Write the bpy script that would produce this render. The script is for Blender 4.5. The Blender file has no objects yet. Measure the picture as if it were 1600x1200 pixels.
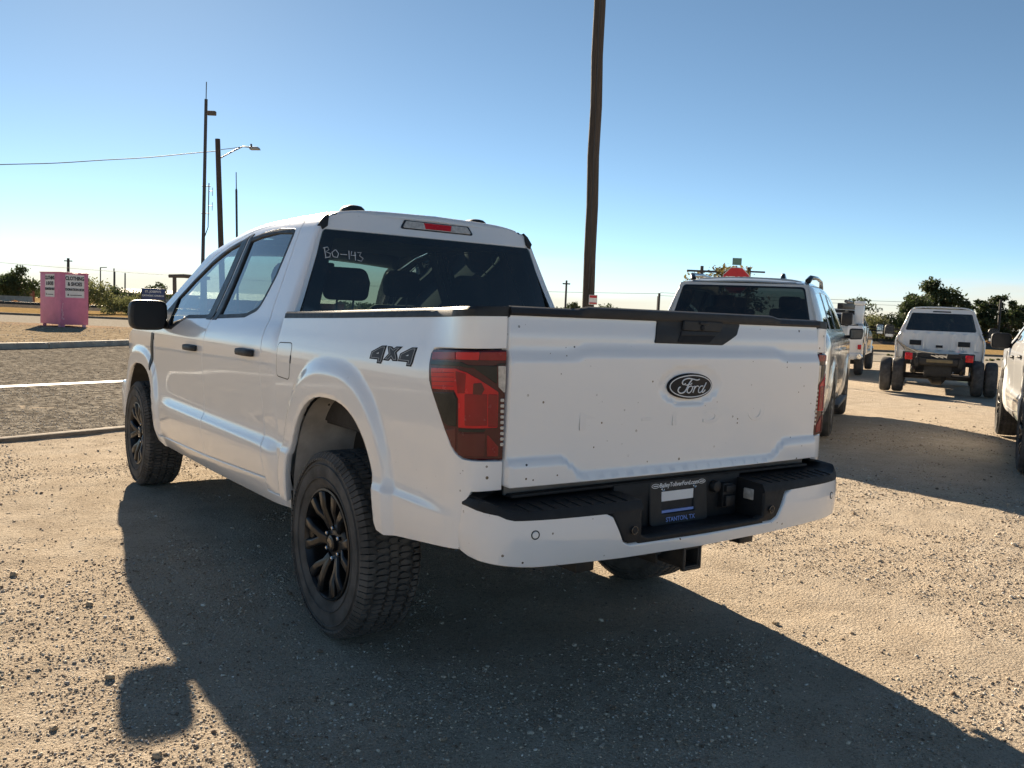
import bpy, bmesh, math, random
import numpy as np
from mathutils import Vector, Matrix
from mathutils.geometry import delaunay_2d_cdt

PI = math.pi
R = math.radians
scn = bpy.context.scene
col = scn.collection
random.seed(7)
rng = np.random.default_rng(7)

# ------------------------------------------------------------------ camera
CAM = (-2.487, -3.442, 1.4506)
YAW, PITCH, ROLL = R(-35.467), R(-4.784), R(2.444)
_f = Vector((-math.sin(YAW)*math.cos(PITCH), math.cos(YAW)*math.cos(PITCH), math.sin(PITCH)))
_r = Vector((math.cos(YAW), math.sin(YAW), 0))
_u = _r.cross(_f)
_r2 = math.cos(ROLL)*_r + math.sin(ROLL)*_u
_u2 = -math.sin(ROLL)*_r + math.cos(ROLL)*_u
cd = bpy.data.cameras.new('camera')
cd.sensor_width = 36.0
cd.lens = 36.0*1344.1/1600.0
cd.clip_start = 0.05
cd.clip_end = 4000
cam = bpy.data.objects.new('camera', cd)
col.objects.link(cam)
cam.matrix_world = Matrix(((_r2.x, _u2.x, -_f.x, CAM[0]), (_r2.y, _u2.y, -_f.y, CAM[1]), (_r2.z, _u2.z, -_f.z, CAM[2]), (0, 0, 0, 1)))
scn.camera = cam

# ------------------------------------------------------------------ sky and sun
SUN_EL, SUN_AZ = R(21.4), R(11.8)      # azimuth measured from +Y towards +X
w = bpy.data.worlds.new('World')
scn.world = w
w.use_nodes = True
nt = w.node_tree
nt.nodes.clear()
N = nt.nodes.new
sky = N('ShaderNodeTexSky')
sky.sky_type = 'NISHITA'
sky.sun_disc = False
sky.sun_elevation = SUN_EL
sky.sun_rotation = SUN_AZ
sky.altitude = 2000
sky.air_density = 0.6
sky.dust_density = 0.12
sky.ozone_density = 2.0
tc = N('ShaderNodeTexCoord')
sep = N('ShaderNodeSeparateXYZ')
nt.links.new(tc.outputs['Generated'], sep.inputs[0])
# a low sheet of thin cloud all round the horizon
mp = N('ShaderNodeMapping'); mp.inputs['Scale'].default_value = (3.0, 3.0, 26.0)
nt.links.new(tc.outputs['Generated'], mp.inputs[0])
nz = N('ShaderNodeTexNoise'); nz.inputs['Scale'].default_value = 1.6; nz.inputs['Detail'].default_value = 5; nz.inputs['Roughness'].default_value = 0.55
nt.links.new(mp.outputs[0], nz.inputs[0])
ma = N('ShaderNodeMath'); ma.operation = 'MULTIPLY_ADD'; ma.inputs[1].default_value = 0.06; ma.inputs[2].default_value = -0.03
nt.links.new(nz.outputs['Fac'], ma.inputs[0])
ad = N('ShaderNodeMath'); ad.operation = 'ADD'
nt.links.new(sep.outputs['Z'], ad.inputs[0]); nt.links.new(ma.outputs[0], ad.inputs[1])
mr = N('ShaderNodeMapRange'); mr.interpolation_type = 'SMOOTHSTEP'
mr.inputs['From Min'].default_value = 0.010; mr.inputs['From Max'].default_value = 0.072
mr.inputs['To Min'].default_value = 0.88; mr.inputs['To Max'].default_value = 0.0
nt.links.new(ad.outputs[0], mr.inputs[0])
mx = N('ShaderNodeMix'); mx.data_type = 'RGBA'
CLOUD = (5.3, 4.75, 3.9, 1)
SKY_TINT = (0.93, 0.95, 0.80, 1)
tn = N('ShaderNodeMix'); tn.data_type = 'RGBA'; tn.blend_type = 'MULTIPLY'
[q for q in tn.inputs if q.name == 'Factor' and q.type == 'VALUE'][0].default_value = 1.0
tA = [q for q in tn.inputs if q.name == 'A' and q.type == 'RGBA'][0]; tB = [q for q in tn.inputs if q.name == 'B' and q.type == 'RGBA'][0]
tB.default_value = SKY_TINT; nt.links.new(sky.outputs[0], tA)
mxF = [q for q in mx.inputs if q.name == 'Factor' and q.type == 'VALUE'][0]; mxA = [q for q in mx.inputs if q.name == 'A' and q.type == 'RGBA'][0]; mxB = [q for q in mx.inputs if q.name == 'B' and q.type == 'RGBA'][0]
mxB.default_value = CLOUD
nt.links.new(mr.outputs[0], mxF); nt.links.new([q for q in tn.outputs if q.type == 'RGBA'][0], mxA)
bg = N('ShaderNodeBackground'); bg.inputs['Strength'].default_value = 0.060
nt.links.new([q for q in mx.outputs if q.type == 'RGBA'][0], bg.inputs[0])
wo = N('ShaderNodeOutputWorld'); nt.links.new(bg.outputs[0], wo.inputs[0])

sl = bpy.data.lights.new('sun', 'SUN')
sl.energy = 5.0
sl.angle = R(0.53)
sl.color = (1.0, 0.835, 0.625)
sun = bpy.data.objects.new('sun', sl); col.objects.link(sun)
_sd = Vector((math.sin(SUN_AZ)*math.cos(SUN_EL), math.cos(SUN_AZ)*math.cos(SUN_EL), math.sin(SUN_EL)))
sun.rotation_euler = _sd.to_track_quat('Z', 'Y').to_euler()
sun.location = (3, 12, 9)

scn.view_settings.view_transform = 'Standard'
scn.view_settings.look = 'None'
scn.view_settings.gamma = 1.0
scn.view_settings.use_curve_mapping = False
scn.view_settings.exposure = 1.55
scn.cycles.max_bounces = 10
scn.cycles.transparent_max_bounces = 24
scn.cycles.caustics_reflective = False
scn.cycles.caustics_refractive = False
scn.cycles.use_denoising = True
# ------------------------------------------------------------------ materials
def nodes(name):
    m = bpy.data.materials.new(name); m.use_nodes = True
    t = m.node_tree
    return m, t, t.nodes['Principled BSDF']
def nd(t, kind, **kw):
    n = t.nodes.new('ShaderNode'+kind)
    for k, v in kw.items():
        if hasattr(n, k) and k not in n.inputs: setattr(n, k, v)
        else: n.inputs[k.replace('_', ' ')].default_value = v
    return n
def lk(t, a, b): t.links.new(a, b)
def ramp(t, fac, stops):
    r = t.nodes.new('ShaderNodeValToRGB'); e = r.color_ramp.elements
    while len(e) < len(stops): e.new(0.5)
    for i, (p, c) in enumerate(stops):
        e[i].position = p; e[i].color = (*c, 1) if len(c) == 3 else c
    lk(t, fac, r.inputs[0]); return r.outputs[0]
def mixc(t, f, a, b, mode='MIX'):
    m = t.nodes.new('ShaderNodeMix'); m.data_type = 'RGBA'; m.blend_type = mode
    for s, v in (('Factor', f), ('A', a), ('B', b)):
        i = [q for q in m.inputs if q.name == s and (q.type == 'VALUE' if s == 'Factor' else q.type == 'RGBA')][0]
        if hasattr(v, 'is_output'): lk(t, v, i)
        elif s == 'Factor': i.default_value = v
        else: i.default_value = (*v, 1) if len(v) == 3 else v
    return [q for q in m.outputs if q.type == 'RGBA'][0]
def maprange(t, v, a, b, c=0.0, d=1.0, smooth=False):
    m = t.nodes.new('ShaderNodeMapRange')
    if smooth: m.interpolation_type = 'SMOOTHSTEP'
    lk(t, v, m.inputs[0])
    for i, q in zip((1, 2, 3, 4), (a, b, c, d)): m.inputs[i].default_value = q
    return m.outputs[0]
def math_(t, op, a, b=None):
    m = t.nodes.new('ShaderNodeMath'); m.operation = op
    for i, v in enumerate((a, b)):
        if v is None: continue
        if hasattr(v, 'is_output'): lk(t, v, m.inputs[i])
        else: m.inputs[i].default_value = v
    return m.outputs[0]
def noise(t, vec, scale, detail=4, rough=0.55, out='Fac', dist=0.0):
    n = t.nodes.new('ShaderNodeTexNoise'); n.inputs['Scale'].default_value = scale
    n.inputs['Detail'].default_value = detail; n.inputs['Roughness'].default_value = rough; n.inputs['Distortion'].default_value = dist
    if vec is not None: lk(t, vec, n.inputs['Vector'])
    return n.outputs[out]
def voro(t, vec, scale, out='Distance', feature='F1', rnd=1.0):
    n = t.nodes.new('ShaderNodeTexVoronoi'); n.feature = feature; n.inputs['Scale'].default_value = scale
    n.inputs['Randomness'].default_value = rnd
    if vec is not None: lk(t, vec, n.inputs['Vector'])
    return n.outputs[out]
def bump(t, h, strength, dist, base=None):
    b = t.nodes.new('ShaderNodeBump'); b.inputs['Strength'].default_value = strength; b.inputs['Distance'].default_value = dist
    lk(t, h, b.inputs['Height'])
    if base is not None: lk(t, base, b.inputs['Normal'])
    return b.outputs[0]
def objco(t):
    return t.nodes.new('ShaderNodeTexCoord').outputs['Object']
def geoco(t):
    return t.nodes.new('ShaderNodeNewGeometry').outputs['Position']

MATS = {}
def simple(name, c, rough=0.5, metal=0.0, var=0.12, scale=9.0, coat=0.0, spec=0.5, bmp=0.0, bscale=120.0, coatr=0.05):
    m, t, p = nodes(name)
    v = objco(t)
    n = noise(t, v, scale, 4)
    k = [max(0.0, q*(1-var)) for q in c]; h = [min(1.0, q*(1+var)) for q in c]
    lk(t, ramp(t, n, [(0.3, k), (0.7, h)]), p.inputs['Base Color'])
    r = maprange(t, noise(t, v, scale*3.1, 3), 0.3, 0.7, max(0.02, rough-0.07), min(1, rough+0.07))
    lk(t, r, p.inputs['Roughness'])
    p.inputs['Metallic'].default_value = metal
    p.inputs['Coat Weight'].default_value = coat; p.inputs['Coat Roughness'].default_value = coatr
    p.inputs['Specular IOR Level'].default_value = spec
    if bmp: lk(t, bump(t, noise(t, v, bscale, 3), bmp, 0.002), p.inputs['Normal'])
    MATS[name] = m
    return m

def paint(name, c, dirt=0.5, specks=True, coat=1.0, rough=0.32, metal=0.0):
    m, t, p = nodes(name)
    v = objco(t)
    sx = t.nodes.new('ShaderNodeSeparateXYZ'); lk(t, v, sx.inputs[0])
    # road dust, thicker low down on the panels (where wheels throw it), broken up by noise
    low = maprange(t, sx.outputs['Z'], 0.35, 0.85, 0.55*dirt, 0.04*dirt, True)
    dn = maprange(t, noise(t, v, 3.5, 6, 0.62), 0.35, 0.75, 0.25, 1.0)
    f = math_(t, 'MULTIPLY', low, dn)
    base = mixc(t, f, c, (0.42, 0.37, 0.31))
    if specks:
        d = voro(t, v, 30.0)
        pick = voro(t, v, 30.0, 'Color')
        sc = t.nodes.new('ShaderNodeSeparateColor'); lk(t, pick, sc.inputs[0])
        big = maprange(t, sc.outputs[0], 0.66, 1.0, 0.02, 0.17)
        hit = math_(t, 'LESS_THAN', d, big)
        patch = maprange(t, noise(t, v, 5.2, 3), 0.40, 0.52)
        near = maprange(t, sx.outputs['Y'], -0.95, -1.08, 0.12, 1.0)
        base = mixc(t, math_(t, 'MULTIPLY', math_(t, 'MULTIPLY', hit, patch), near), base, (0.075, 0.055, 0.035))
    lk(t, base, p.inputs['Base Color'])
    p.inputs['Roughness'].default_value = rough
    p.inputs['Metallic'].default_value = metal
    p.inputs['Coat Weight'].default_value = coat
    p.inputs['Coat IOR'].default_value = 1.6
    cr = maprange(t, noise(t, v, 4.0, 5), 0.3, 0.75, 0.02, 0.10)
    lk(t, math_(t, 'ADD', cr, math_(t, 'MULTIPLY', f, 0.5)), p.inputs['Coat Roughness'])
    # faint orange peel
    lk(t, bump(t, noise(t, v, 260, 2), 0.03, 0.0006), p.inputs['Coat Normal'])
    MATS[name] = m
    return m

def glass(name, tint, refl=0.055, rough=0.0):
    m, t, p = nodes(name)
    t.nodes.remove(p)
    out = t.nodes['Material Output']
    tr = t.nodes.new('ShaderNodeBsdfTransparent'); tr.inputs[0].default_value = (*tint, 1)
    gl = t.nodes.new('ShaderNodeBsdfGlossy'); gl.inputs['Roughness'].default_value = rough
    gl.inputs[0].default_value = (1, 1, 1, 1)
    fr = t.nodes.new('ShaderNodeFresnel'); fr.inputs[0].default_value = 1.5
    mx = t.nodes.new('ShaderNodeMixShader')
    lk(t, math_(t, 'MAXIMUM', math_(t, 'MULTIPLY', fr.outputs[0], 1.35), refl), mx.inputs[0])
    lk(t, tr.outputs[0], mx.inputs[1]); lk(t, gl.outputs[0], mx.inputs[2])
    # thin film of dust
    df = t.nodes.new('ShaderNodeBsdfDiffuse'); df.inputs[0].default_value = (0.45, 0.40, 0.33, 1)
    m2 = t.nodes.new('ShaderNodeMixShader')
    lk(t, maprange(t, noise(t, objco(t), 6, 5), 0.35, 0.8, 0.0, 0.035), m2.inputs[0])
    lk(t, mx.outputs[0], m2.inputs[1]); lk(t, df.outputs[0], m2.inputs[2])
    lk(t, m2.outputs[0], out.inputs[0])
    MATS[name] = m
    return m

# ------------------------------------------------------------------ objects
def empty(name, loc=(0, 0, 0), rz=0.0, rx=0.0):
    o = bpy.data.objects.new(name, None); col.objects.link(o)
    o.location = loc; o.rotation_euler = (rx, 0, rz); o.empty_display_size = 0.2
    return o
def tag(o, label=None, cat=None, group=None, kind=None):
    if label: o['label'] = label
    if cat: o['category'] = cat
    if group: o['group'] = group
    if kind: o['kind'] = kind
    return o
def copy_tree(o, parent=None):
    c = o.copy(); col.objects.link(c)
    c.parent = parent
    for ch in list(o.children): copy_tree(ch, c)
    return c
def link_mesh(name, me, mat, parent=None):
    o = bpy.data.objects.new(name, me); col.objects.link(o)
    if mat is not None: me.materials.append(mat)
    if parent is not None: o.parent = parent
    return o
def mirror_obj(o, name=None, parent=None):
    """copy of a part on the other side of the thing (x -> -x), with its sub-parts"""
    me = o.data.copy()
    n = len(me.vertices)
    co = np.empty(n*3, 'f'); me.vertices.foreach_get('co', co)
    co = co.reshape(-1, 3); co[:, 0] *= -1
    cn = None
    if me.has_custom_normals:
        cn = np.empty(len(me.loops)*3, 'f'); me.loops.foreach_get('normal', cn) if hasattr(me.loops[0], 'normal') else None
    me.vertices.foreach_set('co', co.ravel())
    me.flip_normals()
    if '_vn' in KEEP and o.data.name in KEEP['_vn']:
        vn = KEEP['_vn'][o.data.name].copy(); vn[:, 0] *= -1
        me.normals_split_custom_set_from_vertices(vn.tolist())
        KEEP['_vn'][me.name] = vn
    me.update()
    c = bpy.data.objects.new(name or o.name.split('.')[0], me); col.objects.link(c)
    c.parent = parent if parent is not None else o.parent
    for k in o.keys():
        if k in ('label', 'kind'): c[k] = o[k]
    for ch in list(o.children):
        mirror_obj(ch, parent=c)
    return c
KEEP = {'_vn': {}}

class MB:
    """collects shapes; build() links them as ONE mesh object"""
    def __init__(s): s.v = []; s.f = []
    def add(s, vs, fs):
        b = len(s.v); s.v += [tuple(q) for q in vs]; s.f += [tuple(i+b for i in q) for q in fs]; return s
    def box(s, c, d, M=None):
        x, y, z = d[0]/2, d[1]/2, d[2]/2
        vs = [Vector((a*x, b*y, e*z)) for a in (-1, 1) for b in (-1, 1) for e in (-1, 1)]
        if M is not None: vs = [M @ q for q in vs]
        c = Vector(c)
        return s.add([q+c for q in vs], [(0, 1, 3, 2), (4, 6, 7, 5), (0, 4, 5, 1), (2, 3, 7, 6), (0, 2, 6, 4), (1, 5, 7, 3)])
    def bar(s, a, b, wx, wy=None, up=(0, 0, 1)):
        a, b = Vector(a), Vector(b); d = (b-a); L = d.length; d.normalize()
        u = Vector(up)
        if abs(d.dot(u)) > .98: u = Vector((1, 0, 0))
        xx = u.cross(d).normalized(); yy = d.cross(xx)
        M = Matrix((xx, yy, d)).transposed()
        return s.box((a+b)/2, (wx, wy or wx, L), M)
    def loft(s, rings, cap=True, closed=True):
        b = len(s.v); n = len(rings[0])
        for r in rings: s.v += [tuple(q) for q in r]
        for i in range(len(rings)-1):
            for j in range(n if closed else n-1):
                k = (j+1) % n
                s.f.append((b+i*n+j, b+i*n+k, b+(i+1)*n+k, b+(i+1)*n+j))
        if cap:
            s.f.append(tuple(b+j for j in reversed(range(n))))
            s.f.append(tuple(b+(len(rings)-1)*n+j for j in range(n)))
        return s
    def tube(s, pts, r, n=8, cap=True):
        pts = [Vector(p) for p in pts]; rr = r if isinstance(r, (list, tuple)) else [r]*len(pts)
        rings = []; up = None
        for i, p in enumerate(pts):
            d = (pts[min(i+1, len(pts)-1)]-pts[max(i-1, 0)]).normalized()
            if up is None:
                up = Vector((0, 0, 1)) if abs(d.z) < .9 else Vector((1, 0, 0))
            xx = up.cross(d).normalized(); yy = d.cross(xx).normalized(); up = yy
            rings.append([p+rr[i]*(math.cos(2*PI*k/n)*xx+math.sin(2*PI*k/n)*yy) for k in range(n)])
        return s.loft(rings, cap)
    def lathe(s, prof, n=48, axis='x', c=(0, 0, 0), closed=False):
        """prof: (axial, radius)"""
        b = len(s.v); m = len(prof)
        for k in range(n):
            a = 2*PI*k/n; ca, sa = math.cos(a), math.sin(a)
            for (ax, r) in prof:
                if axis == 'x': q = (ax, r*ca, r*sa)
                elif axis == 'y': q = (r*ca, ax, r*sa)
                else: q = (r*ca, r*sa, ax)
                s.v.append((q[0]+c[0], q[1]+c[1], q[2]+c[2]))
        for k in range(n):
            for j in range(m if closed else m-1):
                a0 = b+k*m+j; a1 = b+k*m+(j+1) % m; b0 = b+((k+1) % n)*m+j; b1 = b+((k+1) % n)*m+(j+1) % m
                s.f.append((a0, b0, b1, a1) if axis != 'y' else (a0, a1, b1, b0))
        return s
    def prism(s, poly, to3, d0, d1):
        """poly 2D, to3(u, v, d) -> 3D"""
        n = len(poly)
        b = len(s.v)
        s.v += [tuple(to3(u, v, d0)) for u, v in poly]+[tuple(to3(u, v, d1)) for u, v in poly]
        s.f.append(tuple(b+i for i in range(n))); s.f.append(tuple(b+n+i for i in reversed(range(n))))
        for i in range(n):
            j = (i+1) % n
            s.f.append((b+i, b+n+i, b+n+j, b+j))
        return s
    def xf(s, M):
        s.v = [tuple(M @ Vector(q)) for q in s.v]; return s
    def build(s, name, mat, parent=None, bevel=0.0, seg=2, smooth=35, sub=0, bang=30):
        me = bpy.data.meshes.new(name)
        me.from_pydata(s.v, [], s.f); me.update()
        bm = bmesh.new(); bm.from_mesh(me)
        bmesh.ops.recalc_face_normals(bm, faces=bm.faces)
        if bevel:
            es = [e for e in bm.edges if len(e.link_faces) == 2 and e.calc_face_angle(0) > R(bang)]
            bmesh.ops.bevel(bm, geom=es, offset=bevel, offset_type='OFFSET', segments=seg, profile=0.5, affect='EDGES', clamp_overlap=True)
        bm.to_mesh(me); bm.free()
        if smooth:
            me.shade_smooth(); me.set_sharp_from_angle(angle=R(smooth))
        o = link_mesh(name, me, mat, parent)
        if sub:
            md = o.modifiers.new('s', 'SUBSURF'); md.levels = sub; md.render_levels = sub
        return o

# ------------------------------------------------------------------ curves and panels
def pchip(xs, ys, x):
    xs = np.asarray(xs, float); ys = np.asarray(ys, float); x = np.asarray(x, float)
    h = np.diff(xs); d = np.diff(ys)/h
    m = np.zeros_like(ys)
    for i in range(1, len(xs)-1):
        if d[i-1]*d[i] > 0:
            w1, w2 = 2*h[i]+h[i-1], h[i]+2*h[i-1]
            m[i] = (w1+w2)/(w1/d[i-1]+w2/d[i])
    m[0], m[-1] = d[0], d[-1]
    k = np.clip(np.searchsorted(xs, x)-1, 0, len(xs)-2)
    t = (x-xs[k])/h[k]
    tt = np.clip(t, 0, 1)
    y = (2*tt**3-3*tt**2+1)*ys[k]+(tt**3-2*tt**2+tt)*h[k]*m[k]+(-2*tt**3+3*tt**2)*ys[k+1]+(tt**3-tt**2)*h[k]*m[k+1]
    return y+np.where(t < 0, t*h[k]*m[k], 0)+np.where(t > 1, (t-1)*h[k]*m[k+1], 0)
def sstep(a, b, x):
    t = np.clip((np.asarray(x, float)-a)/(b-a), 0, 1); return t*t*(3-2*t)
def rnd(pts, r, n=5):
    """round the corners of a closed polygon; pts may carry their own radius as a third value"""
    out = []; m = len(pts)
    for i in range(m):
        p = Vector(pts[i][:2]); a = Vector(pts[i-1][:2]); b = Vector(pts[(i+1) % m][:2])
        rr = pts[i][2] if len(pts[i]) > 2 else r
        d1 = a-p; d2 = b-p; l1, l2 = d1.length, d2.length
        if l1 < 1e-6 or l2 < 1e-6: continue
        if rr <= 0: out.append((p.x, p.y)); continue
        d1.normalize(); d2.normalize()
        ang = math.acos(max(-1, min(1, d1.dot(d2))))
        if ang > PI-0.03: out.append((p.x, p.y)); continue
        c = min(rr/math.tan(ang/2), 0.45*l1, 0.45*l2)
        s, e = p+d1*c, p+d2*c
        for k in range(n+1):
            t = k/n
            q = (1-t)**2*s+2*t*(1-t)*p+t*t*e
            out.append((q.x, q.y))
    return out
def area2(p):
    return sum(p[i][0]*p[(i+1) % len(p)][1]-p[(i+1) % len(p)][0]*p[i][1] for i in range(len(p)))/2
def resample(p, step):
    out = []
    for i in range(len(p)):
        a, b = np.array(p[i]), np.array(p[(i+1) % len(p)])
        L = np.linalg.norm(b-a)
        if L < 1e-5: continue
        k = max(1, int(math.ceil(L/step)))
        for j in range(k): out.append(tuple(a+(b-a)*j/k))
    return out
def offset(p, d):
    """move a CCW polygon outline outwards by d"""
    a = np.array(p, float); pr = np.roll(a, 1, 0); nx = np.roll(a, -1, 0)
    e1 = a-pr; e2 = nx-a
    n1 = np.stack([e1[:, 1], -e1[:, 0]], 1); n2 = np.stack([e2[:, 1], -e2[:, 0]], 1)
    n1 /= np.linalg.norm(n1, axis=1, keepdims=True)+1e-12; n2 /= np.linalg.norm(n2, axis=1, keepdims=True)+1e-12
    n = n1+n2; L = np.linalg.norm(n, axis=1, keepdims=True)+1e-9
    n = n/L; k = np.clip(1/np.maximum(0.35, (n*n1).sum(1, keepdims=True)), 1, 2.2)
    return a+n*d*k, n
def inside(P, poly):
    x, y = P[:, 0], P[:, 1]; c = np.zeros(len(P), bool)
    n = len(poly)
    for i in range(n):
        x1, y1 = poly[i]; x2, y2 = poly[(i+1) % n]
        if y1 == y2: continue
        m = ((y1 > y) != (y2 > y)) & (x < (x2-x1)*(y-y1)/(y2-y1)+x1)
        c ^= m
    return c
def trifill(loops, step):
    B = np.array([q for l in loops for q in l]); edges = []; b = 0
    for l in loops:
        n = len(l); edges += [(b+i, b+(i+1) % n) for i in range(n)]; b += n
    lo, hi = B.min(0), B.max(0)
    gx = np.arange(lo[0]+step*.5, hi[0], step); gy = np.arange(lo[1]+step*.5, hi[1], step*.87)
    G = np.array([(x+(step*.5 if j % 2 else 0), y) for j, y in enumerate(gy) for x in gx]) if len(gx) and len(gy) else np.zeros((0, 2))
    if len(G):
        k = inside(G, loops[0])
        for h in loops[1:]: k &= ~inside(G, h)
        G = G[k]
    if len(G):
        keep = np.ones(len(G), bool)
        for s in range(0, len(G), 2000):
            d = np.sqrt(((G[s:s+2000, None, :]-B[None])**2).sum(2)).min(1)
            keep[s:s+2000] = d > step*.55
        G = G[keep]
    A = np.vstack([B, G]) if len(G) else B
    V, E_, F, ov, _, _ = delaunay_2d_cdt([Vector(q) for q in A.tolist()], edges, [], 0, 1e-7)
    V = np.array([(q.x, q.y) for q in V]); F = np.array([f for f in F if len(f) == 3])
    c = V[F].mean(1)
    k = inside(c, loops[0])
    for h in loops[1:]: k &= ~inside(c, h)
    F = F[k]
    # drop slivers
    a = V[F[:, 0]]; b_ = V[F[:, 1]]; c_ = V[F[:, 2]]
    ar = (b_[:, 0]-a[:, 0])*(c_[:, 1]-a[:, 1])-(b_[:, 1]-a[:, 1])*(c_[:, 0]-a[:, 0])
    F[ar < 0] = F[ar < 0][:, ::-1]
    F = F[np.abs(ar) > 1e-10]
    nb = [int(np.argmin((V[:, 0]-q[0])**2+(V[:, 1]-q[1])**2)) for q in B]
    return V, F, nb
def surf(S, uv, flip=1, lift=0.0):
    e = 1e-3
    u, v = uv[:, 0], uv[:, 1]
    P = np.stack(S(u, v), 1)
    du = np.stack(S(u+e, v), 1)-np.stack(S(u-e, v), 1); dv = np.stack(S(u, v+e), 1)-np.stack(S(u, v-e), 1)
    n = np.cross(du, dv)*flip
    n /= np.linalg.norm(n, axis=1, keepdims=True)+1e-15
    return P+n*lift, n
def panel(name, outline, S, mat, parent, holes=(), step=0.03, flange=0.014, lip=0.0022, gap=0.0, flip=1, lift=0.0, both=False):
    """a sheet-metal panel: outline (2D) filled, laid on surface S(u, v), with a rolled edge"""
    loops = []
    for i, l in enumerate([outline]+list(holes)):
        l = [tuple(map(float, q[:2])) for q in l]
        if (area2(l) < 0) != (i > 0): l = l[::-1]          # outer CCW, holes CW
        l = resample(l, step*.8)
        if gap and i == 0: l = [tuple(q) for q in offset(l, -gap)[0]]
        loops.append(l)
    inner = [[tuple(q) for q in offset(l, -lip)[0]] for l in loops]
    V, F, idx = trifill(inner, step)
    P, n = surf(S, V, flip, lift)
    if flip < 0: F = F[:, ::-1]
    verts = [P]; vn = [n]; faces = [tuple(f) for f in F.tolist()]
    base = len(P); b = 0
    for l in loops:
        m = len(l); a = np.array(l); o, n2 = offset(l, 0.0)
        Pl, nl = surf(S, a, flip, lift)
        Pe, _ = surf(S, a+n2*1e-3, flip, lift)
        tn = Pe-Pl; tn /= np.linalg.norm(tn, axis=1, keepdims=True)+1e-15
        r1 = Pl-nl*lip; r2 = Pl-nl*flange
        verts += [r1, r2]; q = nl+tn; q /= np.linalg.norm(q, axis=1, keepdims=True)
        vn += [q, tn]
        i0 = [idx[b+i] for i in range(m)]
        for i in range(m):
            j = (i+1) % m
            for A_, B_ in ((i0, None), (None, None)):
                if A_ is not None: f = (i0[i], base+i, base+j, i0[j])
                else: f = (base+i, base+m+i, base+m+j, base+j)
                faces.append(f if flip > 0 else f[::-1])
        base += 2*m; b += m
    Vt = np.vstack(verts); Nn = np.vstack(vn)
    me = bpy.data.meshes.new(name)
    me.from_pydata(Vt.tolist(), [], faces); me.update()
    me.shade_smooth()
    me.normals_split_custom_set_from_vertices(Nn.tolist())
    KEEP['_vn'][me.name] = Nn
    o = link_mesh(name, me, mat, parent)
    if both: return o, mirror_obj(o)
    return o
def text_mesh(name, body, size, mat, parent=None, ext=0.001, loc=(0, 0, 0), rot=(0, 0, 0), align='CENTER', sx=1.0, shear=0.0, spacing=1.0, bold=0.0):
    cu = bpy.data.curves.new(name, 'FONT'); cu.body = body; cu.size = size; cu.extrude = ext; cu.align_x = align; cu.align_y = 'CENTER'
    cu.shear = shear; cu.space_character = spacing; cu.offset = bold; cu.resolution_u = 3
    tmp = bpy.data.objects.new(name, cu)
    col.objects.link(tmp)
    dg = bpy.context.evaluated_depsgraph_get(); dg.update()
    me = bpy.data.meshes.new_from_object(tmp.evaluated_get(dg))
    bpy.data.objects.remove(tmp); bpy.data.curves.remove(cu)
    me.materials.clear()
    me.name = name
    o = link_mesh(name, me, mat, parent)
    o.location = loc; o.rotation_euler = rot; o.scale = (sx, 1, 1)
    return o
def lin(a, b, n): return np.linspace(a, b, n).tolist()
# ------------------------------------------------------------------ the setting
# the place is laid out in metres to the right of / ahead of the spot the photographer stood on
def FR(lat, dep, z=0.0):
    return (CAM[0]+lat*.8144+dep*.5803, CAM[1]-lat*.5803+dep*.8144, z)
def LD(x, y):
    dx, dy = x-CAM[0], y-CAM[1]
    return dx*.8144-dy*.5803, dx*.5803+dy*.8144
def zslope(x, y): return -.0075*np.clip(np.asarray(y, float), -1, 6)
# cheap value noise for the lie of the land
_tab = rng.random((64, 64))
def vnoise(x, y):
    xi = np.floor(x).astype(int); yi = np.floor(y).astype(int); fx = x-xi; fy = y-yi
    fx = fx*fx*(3-2*fx); fy = fy*fy*(3-2*fy)
    g = lambda a, b: _tab[a % 64, b % 64]
    return (g(xi, yi)*(1-fx)+g(xi+1, yi)*fx)*(1-fy)+(g(xi, yi+1)*(1-fx)+g(xi+1, yi+1)*fx)*fy
def relief(x, y):
    x = np.asarray(x, float); y = np.asarray(y, float)
    r = np.hypot(x-2, y-2)
    k = 1-sstep(9, 16, r)
    d = .020*(vnoise(x*1.1+3, y*1.1+7)-.5)+.014*(vnoise(x*3.3, y*3.3)-.5)+.010*(vnoise(x*8.1+5, y*8.1)-.5)+.007*(vnoise(x*17.3, y*17.3+9)-.5)
    # flat where tyres stand
    for wx, wy in ((-.87, 0), (.87, 0), (-.87, 3.69), (.87, 3.69)):
        d = d*(1-.9*np.exp(-((x-wx)**2+(y-wy)**2)/.10))
    return zslope(x, y)+d*k

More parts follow.
